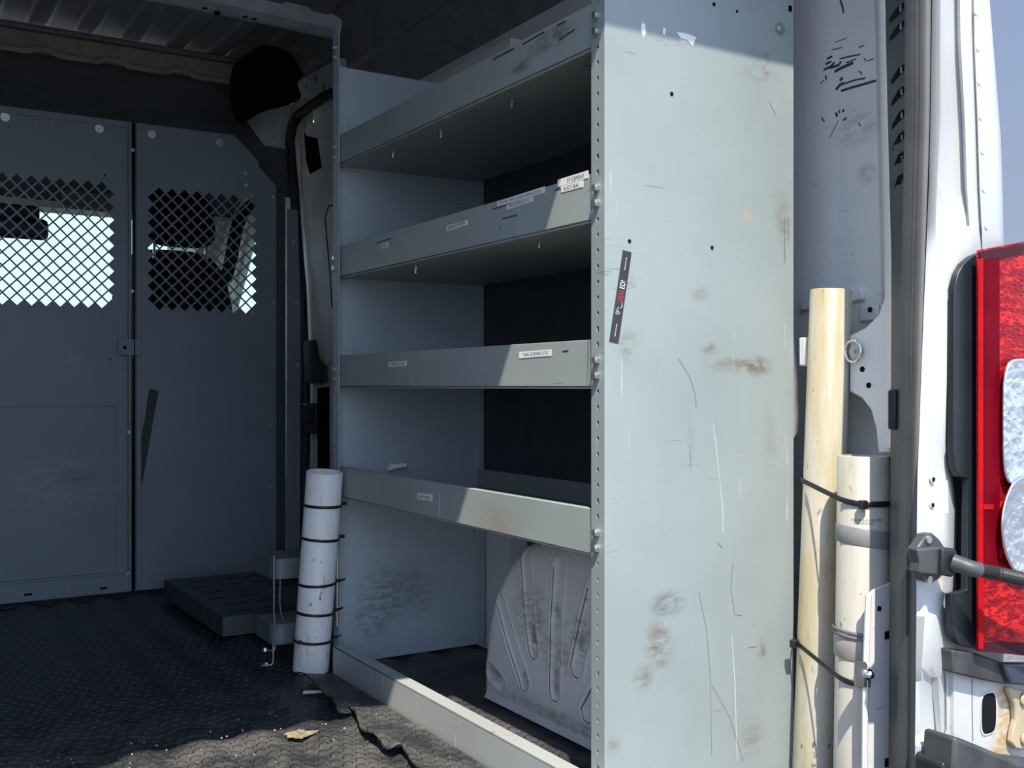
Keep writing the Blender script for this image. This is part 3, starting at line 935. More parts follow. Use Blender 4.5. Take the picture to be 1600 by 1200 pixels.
# sun visor pair and mirror
for x0, x1, lab in ((.545, 1.02, 'brown-grey sun visor folded against the windscreen header beside the mirror'),):
    m = MB()
    a, b = P(96, 318, Y=4.72), P(250, 335, Y=4.72)
    m.box((a.x, 4.70, 1.447), (b.x, 4.725, 1.58))
    v_ = m.build('sun_visor', 'visor', label=lab, cat='sun visor', bevel=.01)
mir = thing('rear_view_mirror', P(30, 365, Y=4.62), 'black rear-view mirror with its mount hanging before the bright windscreen', 'mirror')
m = MB()
a, b = P(-70, 366, Y=4.62), P(76, 343, Y=4.62)
m.box((a.x, 4.605, a.z), (b.x, 4.65, b.z))
m.build('mirror_housing', 'black', mir, bevel=.02)
m = MB()
a, b = P(-40, 344, Y=4.66), P(62, 322, Y=4.66)
m.box((a.x, 4.652, a.z), (b.x, 4.72, b.z))
m.build('mount', 'black', mir, bevel=.01)

seat = thing('passenger_seat', (1.06, 4.32, -.05), 'black passenger seat with headrest seen through the right mesh opening', 'seat')
def pad(cx, w, z0, z1, y, d, mat, name, taper=.86):
    m = MB()
    rows = []
    for j in range(13):
        ph = -math.pi / 2 + math.pi * j / 12
        c_ = max(.001, math.cos(ph)) ** .35
        row = []
        for i in range(40):
            a = 2 * math.pi * i / 40
            ca, sa = math.cos(a), math.sin(a)
            r_ = 1 / (abs(ca) ** 4 + abs(sa) ** 4) ** .25
            zx, zz = ca * r_, sa * r_
            ww = w / 2 * (1 - (1 - taper) * max(0, (zz + 1) / 2))
            row.append((cx + zx * ww * c_, y + math.sin(ph) * d / 2 + (zz + 1) * .015, (z0 + z1) / 2 + zz * (z1 - z0) / 2 * c_))
        rows.append(row)
    m.grid(rows, 0, True)
    return m.build(name, mat, seat, smooth=80)
pad(1.055, .55, .45, 1.243, 4.22, .13, 'seat', 'backrest', .80)
pad(1.045, .53, .30, .50, 4.50, .55, 'seat', 'cushion', 1.0)
pad(1.075, .285, 1.249, 1.482, 4.20, .10, 'seat', 'headrest', .88)
for x in (241, 322):
    a = P(x, 380, Y=4.20)
    MB().cyl((a.x, 4.20, 1.20), (a.x, 4.20, 1.29), .006, n=10).build('headrest_post', 'chrome', seat)
m = MB()
m.box((.82, 4.2, -.05), (1.28, 4.7, .31))
m.build('seat_base', 'black', seat, bevel=.02)
m = MB()
m.tube([P(x, y, X=1.42) for x, y in ((402, 312), (392, 318), (380, 332), (371, 352), (365, 380), (361, 405), (352, 440))], .030, 8, flat=.004, up=(1, 0, 0))
m.build('seat_belt', 'seat', label='dark seat belt hanging down the beige door pillar in the cab', cat='seat belt')

m = MB()
m.box((-25, 16, -.56), (11, 17, 8.0))
m.build('building', 'siding', label='long white metal-sided building seen through the windscreen', cat='building')

# ------------------------------------------------------------------ steel shelving unit
NY, FY, FX, BX, TOP = 1.36, 2.50, 1.019, 1.445, 1.60
unit = thing('shelving_unit', (FX, NY, 0), 'tall blue-grey steel shelving unit along the right side of the van', 'shelving unit')
PITCH = .0254
H0 = 1.0017 - 39 * PITCH


def flange(m, y0, y1, mi=0):
    """Perforated front flange on X = FX from y0 to y1; every hole is a real opening, round or square as on the post."""
    yc, z = (y0 + y1) / 2, 0.0
    k = 0
    zc = H0
    edges = [0.0]
    while zc < TOP - .01:
        kk = k % 11
        sq = kk in (8, 9)
        zl, zh = max(zc - PITCH / 2, 0), zc + PITCH / 2
        hw, hh = (.0028, .0044) if sq else (.0030, .0042)
        if sq:
            ring = [(-hw, -hh), (0, -hh), (hw, -hh), (hw, 0), (hw, hh), (0, hh), (-hw, hh), (-hw, 0)]
        else:
            ring = [(hw * math.cos(a), hh * math.sin(a)) for a in [R(225 + 45 * i) for i in range(8)]]
        outer = [(y0, zl), (yc, zl), (y1, zl), (y1, zc), (y1, zh), (yc, zh), (y0, zh), (y0, zc)]
        vo = [m.v((FX, a, b)) for a, b in outer]
        vi = [m.v((FX, yc + a, zc + b)) for a, b in ring]
        for i in range(8):
            j = (i + 1) % 8
            m.face([vo[i], vo[j], vi[j], vi[i]], mi)
        zc += PITCH; k += 1
    m.face([(FX, y0, zc - PITCH / 2), (FX, y1, zc - PITCH / 2), (FX, y1, TOP), (FX, y0, TOP)], mi)
    bmesh.ops.remove_doubles(m.bm, verts=m.bm.verts, dist=1e-5)


m = MB()
flange(m, NY, NY + .036)
m.face([(FX, NY, 0), (BX, NY, 0), (BX, NY, TOP), (FX, NY, TOP)])
m.face([(BX, NY, 0), (BX, NY + .03, 0), (BX, NY + .03, TOP), (BX, NY, TOP)])
bmesh.ops.remove_doubles(m.bm, verts=m.bm.verts, dist=1e-5)
near = m.build('end_panel', 'panel', unit, solid=.0018, label='pale scratched end panel facing the rear doors', smooth=20, normals=True, offset=0)
m = MB()
flange(m, FY - .038, FY)
m.face([(FX, FY, 0), (BX, FY, 0), (BX, FY, 1.515), (FX, FY, 1.515)])
m.face([(BX, FY, 0), (BX, FY - .03, 0), (BX, FY - .03, 1.515), (BX, FY, 1.515)])
bmesh.ops.remove_doubles(m.bm, verts=m.bm.verts, dist=1e-5)
far = m.build('end_panel', 'end_in', unit, solid=.0018, label='far end panel with dirt spatter low down', smooth=20, offset=0)
m = MB()
m.box((BX - .004, NY + .03, .43), (BX - .002, FY - .03, 1.50))
m.build('back_panel', simple('dark_back_panel', (.055, .062, .07), .7), unit)
# holes, screws and sticker on the near end panel
for x, y, r_ in ((1049, 147, .0028), (1115, 7, .0028), (983, 377, .0026), (1112, 387, .0026), (1151, 18, .002)):
    p = P(x, y, Y=NY)
    MB().cyl((p.x, NY - .0014, p.z), (p.x, NY - .0008, p.z), r_ * 1.3, n=12).build('screw_hole', 'hole', near)
m = MB()
p = P(1234, 14, Y=NY)
m.cyl((p.x, NY - .0014, p.z), (p.x, NY - .0008, p.z), .0045, n=14)
m.box((p.x - .004, NY - .0014, p.z - .005), (p.x + .004, NY - .0008, p.z + .006))
m.build('screw_hole', 'hole', near)
p = P(1217, 45, Y=NY)
m = MB()
m.cyl((p.x, NY, p.z), (p.x, NY - .004, p.z), .0105, n=20)
m.cyl((p.x, NY - .004, p.z), (p.x, NY - .009, p.z), .0085, .006, n=20)
m.build('bolt', 'washer', near)

# deep scratches on the panel
M['scratch'] = simple('scratch_mark', (.20, .205, .195), .6)
M['pale_scratch'] = simple('pale_scratch_mark', (.47, .51, .51), .6)
for pts, w in (([(1060, 560), (1078, 590), (1086, 615), (1088, 637)], .0012), ([(1092, 925), (1104, 985), (1110, 1060), (1112, 1180)], .0009), ([(1112, 1070), (1140, 1120), (1162, 1190)], .0008),
               ([(1145, 880), (1142, 920), (1148, 960), (1160, 962)], .0009), ([(1203, 160), (1213, 182)], .001), ([(1122, 848), (1128, 856)], .0012), ([(1170, 1012), (1184, 1010)], .001)):
    MB().tube([tuple(P(x, y, Y=NY - .0009)) for x, y in pts], w * .8, 6, flat=.0002, up=(1, 0, 0)).build('scratch', 'scratch', near)
for pts, w in (([(1125, 760), (1129, 790), (1130, 832)], .0012), ([(1114, 664), (1118, 690), (1121, 720), (1126, 760)], .001), ([(1143, 990), (1148, 1060), (1152, 1190)], .0012)):
    MB().tube([tuple(P(x, y, Y=NY - .0009)) for x, y in pts], w, 6, flat=.0002, up=(1, 0, 0)).build('scratch', 'pale_scratch', near, label='pale scratch')
for pts in ([(1003, 36), (1008, 38), (1009, 52), (1005, 58), (1002, 46)], [(1036, 43), (1040, 45), (1039, 54), (1036, 53)], [(1058, 50), (1078, 54), (1088, 58), (1082, 72), (1074, 62), (1064, 60)]):
    MB().prism([tuple(P(x, y, Y=NY - .0013)) for x, y in pts], (0, .0004, 0)).build('paint_chip', 'white_ink', near, label='white paint chip')

# slanted black sticker with lettering running upward
m = MB()
c = [P(x, y, Y=NY - .0015) for x, y in ((973.5, 390.5), (987, 394.5), (966.4, 537), (952, 533.5))]
m.prism([tuple(p) for p in c], (0, .0004, 0))
up_ = ((c[0] + c[1]) - (c[2] + c[3])).normalized()      # along the strip
side = up_.cross(Vector((0, 1, 0))).normalized()
if side.x > 0: side = -side
base = (c[2] + c[3]) / 2
L = ((c[0] + c[1]) / 2 - base).length
at_ = lambda t, s_: base + up_ * (t * L) + side * s_
W_ = (c[0] - c[1]).length
# text direction: right = up_, up = side (towards the left)
m.text('SEAL', at_(.455, -.0050), up_, side, .0100, 1, lift=.0004, width=L * .125)
m.text('ED!', at_(.590, -.0050), up_, side, .0100, 2, lift=.0004, width=L * .085)
m.tube([at_(.445, -.001), at_(.44, -.005), at_(.40, -.0055), at_(.375, -.003), at_(.385, .001), at_(.365, .003)], .0008, 6, 2, flat=.0003, up=(0, 1, 0))
for t_, s_ in ((.325, -.001), (.345, .003), (.315, .003)):
    m.tube([at_(t_ + .012 * math.cos(a), s_ + .0022 * math.sin(a)) for a in [i * .7 for i in range(9)]], .0006, 6, 2, flat=.0003, up=(0, 1, 0), closed=True)
for t0_, s0_ in ((.06, .0), (.79, .0)):
    m.tube([at_(t0_ + i * .012, s0_ + .0007 * math.sin(i * 2.1)) for i in range(13)], .0010, 6, 2, flat=.0003, up=(0, 1, 0))
m.build('sticker', ['sticker', 'red_ink', 'white_ink'], near, label='slanted black sticker lettered SEALED!')

# bolts in the posts: a pair for each shelf on each post
SHELF_Z = (1.262, .979, .705, .430)
protob = MB().hexbolt((FX - .001, NY + .018, 1.281), (-1, 0, 0), .0068, .0075).build('bolt', 'zinc', unit)
ref = Vector((FX - .001, NY + .018, 1.281))
first = True
for y_ in (NY + .018, FY - .019):
    for z_ in (1.281, 1.3064, 1.0017, 1.0271, .7223, .7477, .4429, .4683, 1.53, 1.555):
        if first:
            first = False
            continue
        dup(protob, Vector((FX - .001, y_, z_)) - ref, unit)

LIPX = FX + .004


def make_shelf(z, h, labels, studs, mat='shelf', extra=None):
    m = MB()
    y0, y1 = NY + .004, FY - .004
    m.box((LIPX, y0, z), (BX - .006, y1, z + .002))
    m.box((LIPX, y0, z), (LIPX + .002, y1, z + h))
    m.box((LIPX + .002, y0, z + h - .002), (LIPX + .014, y1, z + h))
    m.box((LIPX + .003, y0, z - .004), (LIPX + .02, y1, z))
    m.box((BX - .008, y0, z), (BX - .006, y1, z + .05))
    s = m.build('shelf', mat, unit, bevel=.0008)
    for (x, y) in studs:
        p = P(x, y, Z=z - .012)
        if not (LIPX + .02 < p.x < BX): p.x = LIPX + .05
        m = MB()
        m.cyl((p.x, p.y, z), (p.x, p.y, z - .018), .003, n=8)
        m.cyl((p.x, p.y, z - .004), (p.x, p.y, z - .010), .0065, n=6)
        m.build('stud', 'zinc', s)
    for q, text, tx, lab in labels:
        m = MB()
        c = [P(x, y, X=LIPX - .0008) for x, y in q]
        m.prism([tuple(p) for p in c], (.0006, 0, 0))
        o_, r_, u_ = c[3], c[2] - c[3], Vector((0, 0, 1))
        w, hgt = r_.length, c[0].z - c[3].z
        # written along the lip as seen from outside (right = towards the rear doors)
        m.text(text, c[3] + r_ * tx[0] + u_ * hgt * .24, r_, u_, hgt * .52, 1, lift=.0006, width=w * tx[1])
        m.build('shelf_label', ['label', 'ink'], s, label=lab)
    return s


make_shelf(SHELF_Z[0], .072, [], ((587, 240), (658, 207), (760, 157), (868, 103)))
make_shelf(SHELF_Z[1], .076, [
    ([(871, 281), (919, 266), (919, 278), (871, 292)], 'EY CEMENT', (.34, .55), 'pale label reading EY CEMENT'),
    ([(876, 291), (911, 281), (911, 292), (877, 301)], 'DUCT SEAL', (.12, .72), 'pale label reading DUCT SEAL'),
    ([(776, 315), (851, 291), (851, 301), (777, 323)], 'TEFLON TAPE, SOLDER, SAND CLOTH', (.05, .88), 'label reading TEFLON TAPE, SOLDER, SAND CLOTH'),
    ([(791, 320.5), (833, 307), (832, 314.5), (792, 328)], 'PIPE DOPE FLUX', (.10, .78), 'label reading PIPE DOPE FLUX'),
    ([(698, 352.5), (730, 343.5), (730, 351), (698, 362)], 'BRASS & VALVES', (.10, .80), 'label reading BRASS & VALVES'),
    ([(595.5, 381), (606, 378.5), (606, 386), (595.5, 389.5)], 'PVC', (.25, .50), 'small label reading PVC')], ((600, 420), (780, 378), (866, 356)))
make_shelf(SHELF_Z[2], .077, [
    ([(811, 550), (861, 546), (861, 556), (811, 560)], 'TAPE, SCREWS, ETC', (.13, .78), 'label reading TAPE, SCREWS, ETC'),
    ([(607, 565.5), (635, 563.5), (635, 572), (607, 573.5)], 'COPPER FITTINGS', (.14, .76), 'label reading COPPER FITTINGS')], ((822, 606),))
make_shelf(SHELF_Z[3], .074, [
    ([(652, 770), (675, 772.5), (675, 783.5), (652, 779.5)], 'BLACK IRON', (.12, .74), 'label reading BLACK IRON')], ())
# long gouges on the two upper lips
for z_pts in (((770, 93), (803, 76)), ((816, 70), (850, 50)), ((870, 40), (884, 33)), ((873, 63), (898, 46))):
    MB().tube([tuple(P(x, y, X=LIPX - .0003)) for x, y in z_pts], .0018, 6, flat=.0004, up=(0, 0, 1)).build('gouge', 'ink', unit, label='black gouge')
for z_pts in (((770, 327), (798, 318)), ((785, 342), (808, 336)), ((588, 380), (612, 372)), ((867, 297), (876, 294)), ((780, 352), (781, 358)), ((879, 549), (888, 548))):
    MB().tube([tuple(P(x, y, X=LIPX - .0003)) for x, y in z_pts], .0013, 6, flat=.0004, up=(0, 0, 1)).build('gouge', 'ink', unit, label='black gouge')
# bottom kick rail, standing a little proud of the posts
m = MB()
m.box((.985, 1.30, 0.001), (.988, 2.42, .070))
m.box((.985, 1.30, .067), (1.02, 2.42, .070))
m.box((.988, 2.417, 0.001), (1.021, 2.42, .067))
m.build('kick_rail', 'galv', unit, bevel=.001, label='scuffed bare steel rail along the floor')

# floor mat inside the bottom bay is the same rubber; dirty ledge along the rail
m = MB()
rows = []
for i in range(40):
    y = 1.40 + i * (1.0 / 39)
    rows.append([(.990 + .0, y, .004), (1.03 + .02 * noise.noise(Vector((y * 9, 0, 0))), y, .005), (1.06 + .03 * noise.noise(Vector((y * 7, 3, 0))), y, .003), (1.075 + .03 * noise.noise(Vector((y * 7, 3, 0))), y, .0)])
m.grid(rows)
m.build('floor_dirt', simple('dry_floor_dirt', (.16, .13, .095), .95, var=.5, scale=60), kind='stuff', label='ridge of dry dirt swept up behind the bottom steel rail', cat='dirt')

# ------------------------------------------------------------------ wheel arch under the bottom shelf
arch = thing('wheel_arch', (1.33, 1.74, 0), 'scuffed white wheel arch with pressed grooves under the bottom shelf', 'wheel arch')
AX, AYC, AA, AH = 1.21, 1.70, .392, .405
GRO = [((2.006, .222), (1.954, .1385), (1.9035, .070), .020), ((1.905, .34), (1.8867, .2175), (1.869, .147), .020), ((1.775, .335), (1.7855, .22), (1.788, .078), .020),
       ((1.655, .31), (1.685, .2277), (1.712, .146), .022), ((1.59, .19), (1.64, .115), (1.672, .070), .024), ((2.05, .064), (2.025, .055), (2.0, .046), .018)]
def seg_d(p, a, b):
    ab = (b[0] - a[0], b[1] - a[1]); t = max(0, min(1, ((p[0] - a[0]) * ab[0] + (p[1] - a[1]) * ab[1]) / (ab[0] ** 2 + ab[1] ** 2)))
    return math.hypot(p[0] - a[0] - t * ab[0], p[1] - a[1] - t * ab[1])
def groove(y, z):
    d = 0
    for a, b, c, w in GRO:
        q = min(seg_d((y, z), a, b), seg_d((y, z), b, c))
        d += .0055 * (1 - sstep(w * .60, w * 1.0, q)) - .0022 * max(0, 1 - abs(q - w * 1.16) / (w * .26))
    return d
m = MB()
rows = []
NTH, NR = 300, 90
for j in range(NR + 9):
    row = []
    for i in range(NTH + 1):
        th = math.pi * i / NTH
        c_, s_ = math.cos(th), math.sin(th)
        k = 1 / ((abs(c_)) ** 2.5 + s_ ** 2.5) ** .4
        rr = min(1.0, j / NR)
        y, z = AYC + AA * k * c_ * rr, AH * k * s_ * rr
        x = AX + groove(y, z)
        if rr > .90: x += .040 * (1 - math.sqrt(max(0, 1 - ((rr - .90) / .10) ** 2)))
        if j > NR: x = AX + .040 + (j - NR) * .026
        x += .010 * z
        row.append((min(x, 1.43), max(y, 1.396), max(z, 0)))
    rows.append(row)
m.grid(rows)
m.build('shell', 'arch', arch, smooth=60)
for a, b, c, w in GRO[:5]:          # thin dark lines along one edge of each groove
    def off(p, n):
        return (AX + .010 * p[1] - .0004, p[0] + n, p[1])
    MB().tube([off(a, w * .92), off(b, w * .92), off(c, w * .92), (AX + .010 * c[1] - .0004, c[0] + w * .5, c[1] - w * .85), (AX + .010 * c[1] - .0004, c[0] - w * .3, c[1] - w * .92)], .0013, 6, flat=.0006, up=(0, 1, 0)).build('groove_line', 'dark_line', arch)
m = MB()
m.grid([[(AX - .006, y, .001), (AX - .002, y, .006), (AX + .002, y, .016)] for y in [1.40 + i * .066 for i in range(11)]])
m.build('flange', 'arch', arch, solid=.002)

# ------------------------------------------------------------------ pipes and ties
pipe_b, pipe_t = Vector((.952, 2.482, .004)), Vector((.968, 2.430, .497))
MB().pipe(pipe_b, pipe_t, .0445, .0055).build('plastic_pipe', 'pvc', label='short white plastic pipe standing on the floor against the far post', cat='pipe', smooth=60)


def around(c, axis, r, n=36, stretch=None):
    axis = Vector(axis).normalized(); a = axis.orthogonal().normalized(); b = axis.cross(a)
    out = []
    for k in range(n):
        d = a * math.cos(2 * math.pi * k / n) + b * math.sin(2 * math.pi * k / n)
        q = Vector(c) + d * r
        if stretch is not None and d.dot(stretch) > .55:
            q += Vector(stretch) * (d.dot(stretch) - .55) * .06
        out.append(q)
    return out


ax = (pipe_t - pipe_b).normalized()
names = ('topmost', 'second highest', 'middle', 'second lowest', 'lowest')
for k, y in enumerate((790, 842, 912, 958, 1002)):
    t = (1050 - y) / (1050 - 738)
    c = pipe_b.lerp(pipe_t, t)
    ti = thing('cable_tie', c, names[k] + ' of five black cable ties round the short white pipe', 'cable tie', 'cable ties round the short white pipe')
    tilt = (ax + Vector((.05 * math.sin(k * 2.3), .05, 0))).normalized()
    MB().tube(around(c, tilt, .0468), .0034, 8, closed=True, flat=.0014, up=tilt).build('strap', 'tie', ti, smooth=80)
    h = c + Vector((.045, -.012, .002)) + Vector((.006, -.004, 0)) if k != 4 else c + Vector((-.0465, -.0285, .004))
    m = MB()
    m.box((h.x - .006, h.y - .004, h.z - .004), (h.x + .006, h.y + .004, h.z + .004))
    if k >= 2:
        g = c + Vector((.050, -.012, 0))
        MB().tube([g, g + Vector((.012, .002, .001)), g + Vector((.020, .004, .003))], .0028, 6).build('tie_tail', 'tie', ti)
    m.build('tie_head', 'tie', ti, bevel=.001)

# thin rod tying the pipe to the post
m = MB()
m.cyl((1.0095, 2.452, .11), (1.0095, 2.448, .40), .0035, n=8)
m.build('steel_rod', 'washer', label='thin steel rod between the short white pipe and the shelf post', cat='rod')

# two long pipes by the rear pillar
P1b, P1t = Vector((1.4513, 1.318, .002)), Vector((1.4801, 1.302, .878))
P2b, P2t = Vector((1.421, 1.189, .002)), Vector((1.4343, 1.191, .589))
MB().pipe(P1b, P1t, .0368, .004).build('plastic_pipe', 'pvc_yellow', label='tall yellowed plastic pipe upright beside the pale shelf end panel', cat='pipe', smooth=60)
m = MB()
m.pipe(P2b, P2t, .0436, .005)
fat_pipe = m.build('plastic_pipe', 'pvc_old', label='shorter fat weathered plastic pipe strapped beside the rear door pillar', cat='pipe', smooth=60)


M['pvc_old_print'] = simple('faded_pipe_print', (.22, .20, .18), .6, var=.5, scale=90)
for zz, ph0, ph1 in ((.486, 195, 262), (.481, 200, 240), (.460, 200, 255)):
    c = P2b.lerp(P2t, zz / P2t.z)
    pm = MB()
    k0 = [R(ph0 + i * (ph1 - ph0) / 40) for i in range(41)]
    for a0, a1 in zip(k0[::2], k0[1::2]):
        hh = random.uniform(.0012, .0030)
        pm.face([(c.x + .0438 * math.cos(a), c.y + .0438 * math.sin(a), zz + d_) for a, d_ in ((a0, -hh), (a1, -hh), (a1, hh), (a0, hh))])
    pm.build('print_line', 'pvc_old_print', fat_pipe, solid=.0002)


def hull_loop(c1, r1, c2, r2, n=24):
    """Closed belt around two circles in plan (returns offsets in XY)."""
    pts = []
    for k in range(n):
        a = 2 * math.pi * k / n
        d = Vector((math.cos(a), math.sin(a)))
        q1, q2 = Vector(c1[:2]) + d * r1, Vector(c2[:2]) + d * r2
        pts.append(q1 if q1.dot(d) > q2.dot(d) else q2)
    return pts


def belt(z, dz, tail, lab):
    """Long cable tie round both pipes, sloping by dz from the tall pipe to the fat one."""
    c1 = P1b.lerp(P1t, (z - P1b.z) / (P1t.z - P1b.z)); c2 = P2b.lerp(P2t, (z - P2b.z) / (P2t.z - P2b.z))
    lp = hull_loop(c1, .0400, c2, .0468, 48)
    axis = (c2 - c1).xy
    L2 = axis.length
    pts = [Vector((q.x, q.y, z + dz * (.5 - max(-.3, min(1.3, (q - c1.xy).dot(axis) / L2 ** 2))))) for q in lp]
    ti = thing('cable_tie', c2 + Vector((0, 0, 0)), lab, 'cable tie', 'long cable ties round the two tall pipes')
    MB().tube(pts, .0046, 8, closed=True, flat=.0013, up=(0, 0, 1)).build('strap', 'tie', ti, smooth=80)
    q = min(pts, key=lambda v: (v - (P(1347, tail, Y=1.14) if tail < 1000 else P(1250, tail, Y=1.29))).length)
    cc = c1 if (q - c1).length < (q - c2).length else c2
    q = q + Vector((q.x - cc.x, q.y - cc.y, 0)).normalized() * .006
    m = MB()
    m.box((q.x - .007, q.y - .006, q.z - .007), (q.x + .006, q.y + .004, q.z + .007))
    m.build('tie_head', 'tie', ti, bevel=.0015)


belt(.527, .018, 780, 'upper long black cable tie round the two tall plastic pipes')
belt(.235, .022, 1045, 'lower long black cable tie round the two tall plastic pipes')


def band(z, h, r, mat, name, lab, cat, tilt=0.0, arc=(0, 360), mi2=None, bolt=False):
    c = P2b.lerp(P2t, (z - P2b.z) / (P2t.z - P2b.z))
    t = thing(name, c - Vector((0, 0, h / 2)), lab, cat)
    m = MB()
    n = 48
    rows = []
    for dz in (-h / 2, -h / 2 + .002, h / 2 - .002, h / 2):
        o = r + (.0012 if abs(dz) < h / 2 - .001 else 0)
        rows.append([(c.x + o * math.cos(2 * math.pi * k / n), c.y + o * math.sin(2 * math.pi * k / n), c.z + dz - tilt * math.cos(2 * math.pi * k / n + .5)) for k in range(n)])
    m.grid(rows, 0, True)
    m.build('band', mat, t, smooth=60)
    if bolt:
        p = P(1354, 1053, Y=1.133)
        m = MB()
        m.prism([tuple(P(x, y, Y=1.1305)) for x, y in ((1336, 1034), (1352, 1034), (1362, 1048), (1360, 1074), (1336, 1074))], (0, .0016, 0))
        m.build('tab', 'washer', t)
        MB().hexbolt((p.x, 1.1302, p.z), (0, -1, 0), .006, .006, .009).build('bolt', 'chrome', t)
    return t


band(.475 - .020, .030, .0440, 'grey_tape', 'tape_band', 'grey tape wrapped round the fat weathered pipe', 'tape', .006)
band(.268, .034, .0444, simple('clear_grey_strap', (.34, .32, .29), .4), 'pipe_clamp', 'grey clamp bolted round the fat weathered pipe low down', 'clamp', .004, bolt=True)
m = MB()
c = P2b.lerp(P2t, .49)
for dz in (0, .007):
    m.tube([(c.x + .0470 * math.cos(2 * math.pi * k / 40), c.y + .0470 * math.sin(2 * math.pi * k / 40), c.z + dz - .005 * math.cos(2 * math.pi * k / 40 + .5)) for k in range(40)], .0030, 8, closed=True, flat=.0016, up=(0, 0, 1))
m.build('rubber_band', 'rubber', label='thin double rubber strap just above the bolted pipe clamp', cat='strap', smooth=80)

# tie-down ring on the quarter panel
ring = thing('tie_down_ring', P(1340, 565, X=1.485), 'small steel tie-down ring on the wall beside the tall yellowed pipe', 'tie-down ring')
p = P(1339, 549, X=1.486)
m = MB()
m.cyl((1.487, p.y, p.z), (1.480, p.y, p.z), .013, n=20)
m.cyl((1.480, p.y, p.z), (1.477, p.y, p.z), .003, n=10)
m.build('boss', 'washer', ring)
m = MB()
m.tube([Vector((1.476, p.y + .017 * math.cos(a), p.z + .019 * math.sin(a))) for a in [2 * math.pi * i / 24 for i in range(24)]], .0024, 8, closed=True)
m.build('ring', 'chrome', ring, smooth=80)
m = MB()
for x, y, w, h in ((1347, 577, .004, .005), (1357, 602, .004, .005), (1359, 484, .007, .005)):
    q = P(x, y, X=1.487)
    m.cyl((1.4868, q.y, q.z), (1.4885, q.y, q.z), h, n=14)
m.build('trim_8', 'hole', kind='structure')

# ------------------------------------------------------------------ step box, bottle rack, loose mat strip
step = thing('step_box', (1.03, 3.26, 0), 'low dark grey steel step box with slotted top at the foot of the bulkhead', 'step')
m = MB()
z1 = .058
m.box((.866, 2.94, .001), (.870, 3.60, z1)); m.box((1.184, 2.94, .001), (1.188, 3.60, z1))
m.box((.866, 2.94, .001), (1.188, 2.944, z1)); m.box((.866, 3.596, .001), (1.188, 3.60, z1))
m.box((.866, 2.94, z1 - .003), (1.188, 3.60, z1))
m.build('case', 'step', step, bevel=.0015)
for c_ in range(3):
    for r_ in range(6):
        x = .90 + c_ * .10 + (.02 if r_ % 2 else 0); y = 2.99 + r_ * .105
        MB().box((x, y, z1 - .001), (x + .065, y + .007, z1 + .0006)).build('slot', 'hole', step)

rack = thing('wall_bracket_rack', (.95, 2.565, 0), 'grey two-tier bracket with rounded fronts and bent wire behind the short white pipe', 'bracket')
RY = 2.565
for zt, zb in ((P(446, 873, Y=RY).z, P(446, 905, Y=RY).z), (P(446, 975, Y=RY).z, P(446, 1007, Y=RY).z)):
    m = MB()
    a, b = P(427, 890, Y=RY).x, P(500, 890, Y=RY).x
    pts = []
    for i in range(13):
        t = math.pi / 2 * (1 - i / 12)
        pts.append((a + .03 - .03 * math.sin(t), RY + .03 - .03 * math.cos(t), zb))  # rounded front corner
    poly = [(b, RY, zb)] + pts[::-1] + [(a, RY + .14, zb), (b, RY + .14, zb)]
    m.prism(poly, (0, 0, zt - zb))
    m.build('tray', 'bracket', rack, bevel=.002, smooth=40)
m = MB()
m.tube([P(x, y, Y=RY - .006) for x, y in ((428, 868), (428, 900), (428, 960), (429, 975), (434, 982))], .0022, 8)
m.tube([P(x, y, Y=RY + .05) for x, y in ((438, 906), (437, 940), (439, 960), (444, 970))], .0022, 8)
m.tube([P(x, y, Y=RY - .006) for x, y in ((427, 1004), (427, 1034), (424, 1039), (408, 1040))], .0026, 8)
m.tube([P(x, y, Y=RY + .02) for x, y in ((432, 1006), (428, 1017), (410, 1016))], .0022, 8)
m.build('wire', 'washer', rack, smooth=80)
for x, y in ((416, 1038), (414, 1015)):
    p = P(x, y, Y=RY)
    MB().cyl((p.x, p.y, p.z - .003), (p.x, p.y, p.z + .005), .008, .006, n=14).build('bolt', 'zinc', rack)

edge = [P(x, y, Z=.01) for x, y in ((462, 1062), (480, 1072), (498, 1082), (512, 1100), (522, 1112), (532, 1114), (545, 1109), (555, 1120), (562, 1135), (572, 1147), (588, 1157), (600, 1167), (612, 1172), (626, 1170), (636, 1178), (648, 1200), (662, 1222), (690, 1260))]
ee = []
for i in range(len(edge) - 1):
    for k in range(5):
        ee.append(edge[i].lerp(edge[i + 1], k / 5))
m = MB()
rows = []
for i, p in enumerate(ee):
    lift = .010 + .006 * math.sin(i * .42) + (.012 if i < 22 else 0)
    x1 = .979
    y1 = max(1.32, min(2.435, p.y + .02))
    row = []
    for k in range(9):
        t = k / 8
        row.append((p.x + (x1 - p.x) * t, p.y + (y1 - p.y) * t, .0035 + lift * (1 - t) ** 1.6))
    rows.append(row)
m.grid(rows)
m.build('mat_strip', 'floor', solid=.004, smooth=60, label='curled offcut strip of black rubber mat along the bottom steel rail', cat='mat', offset=1)
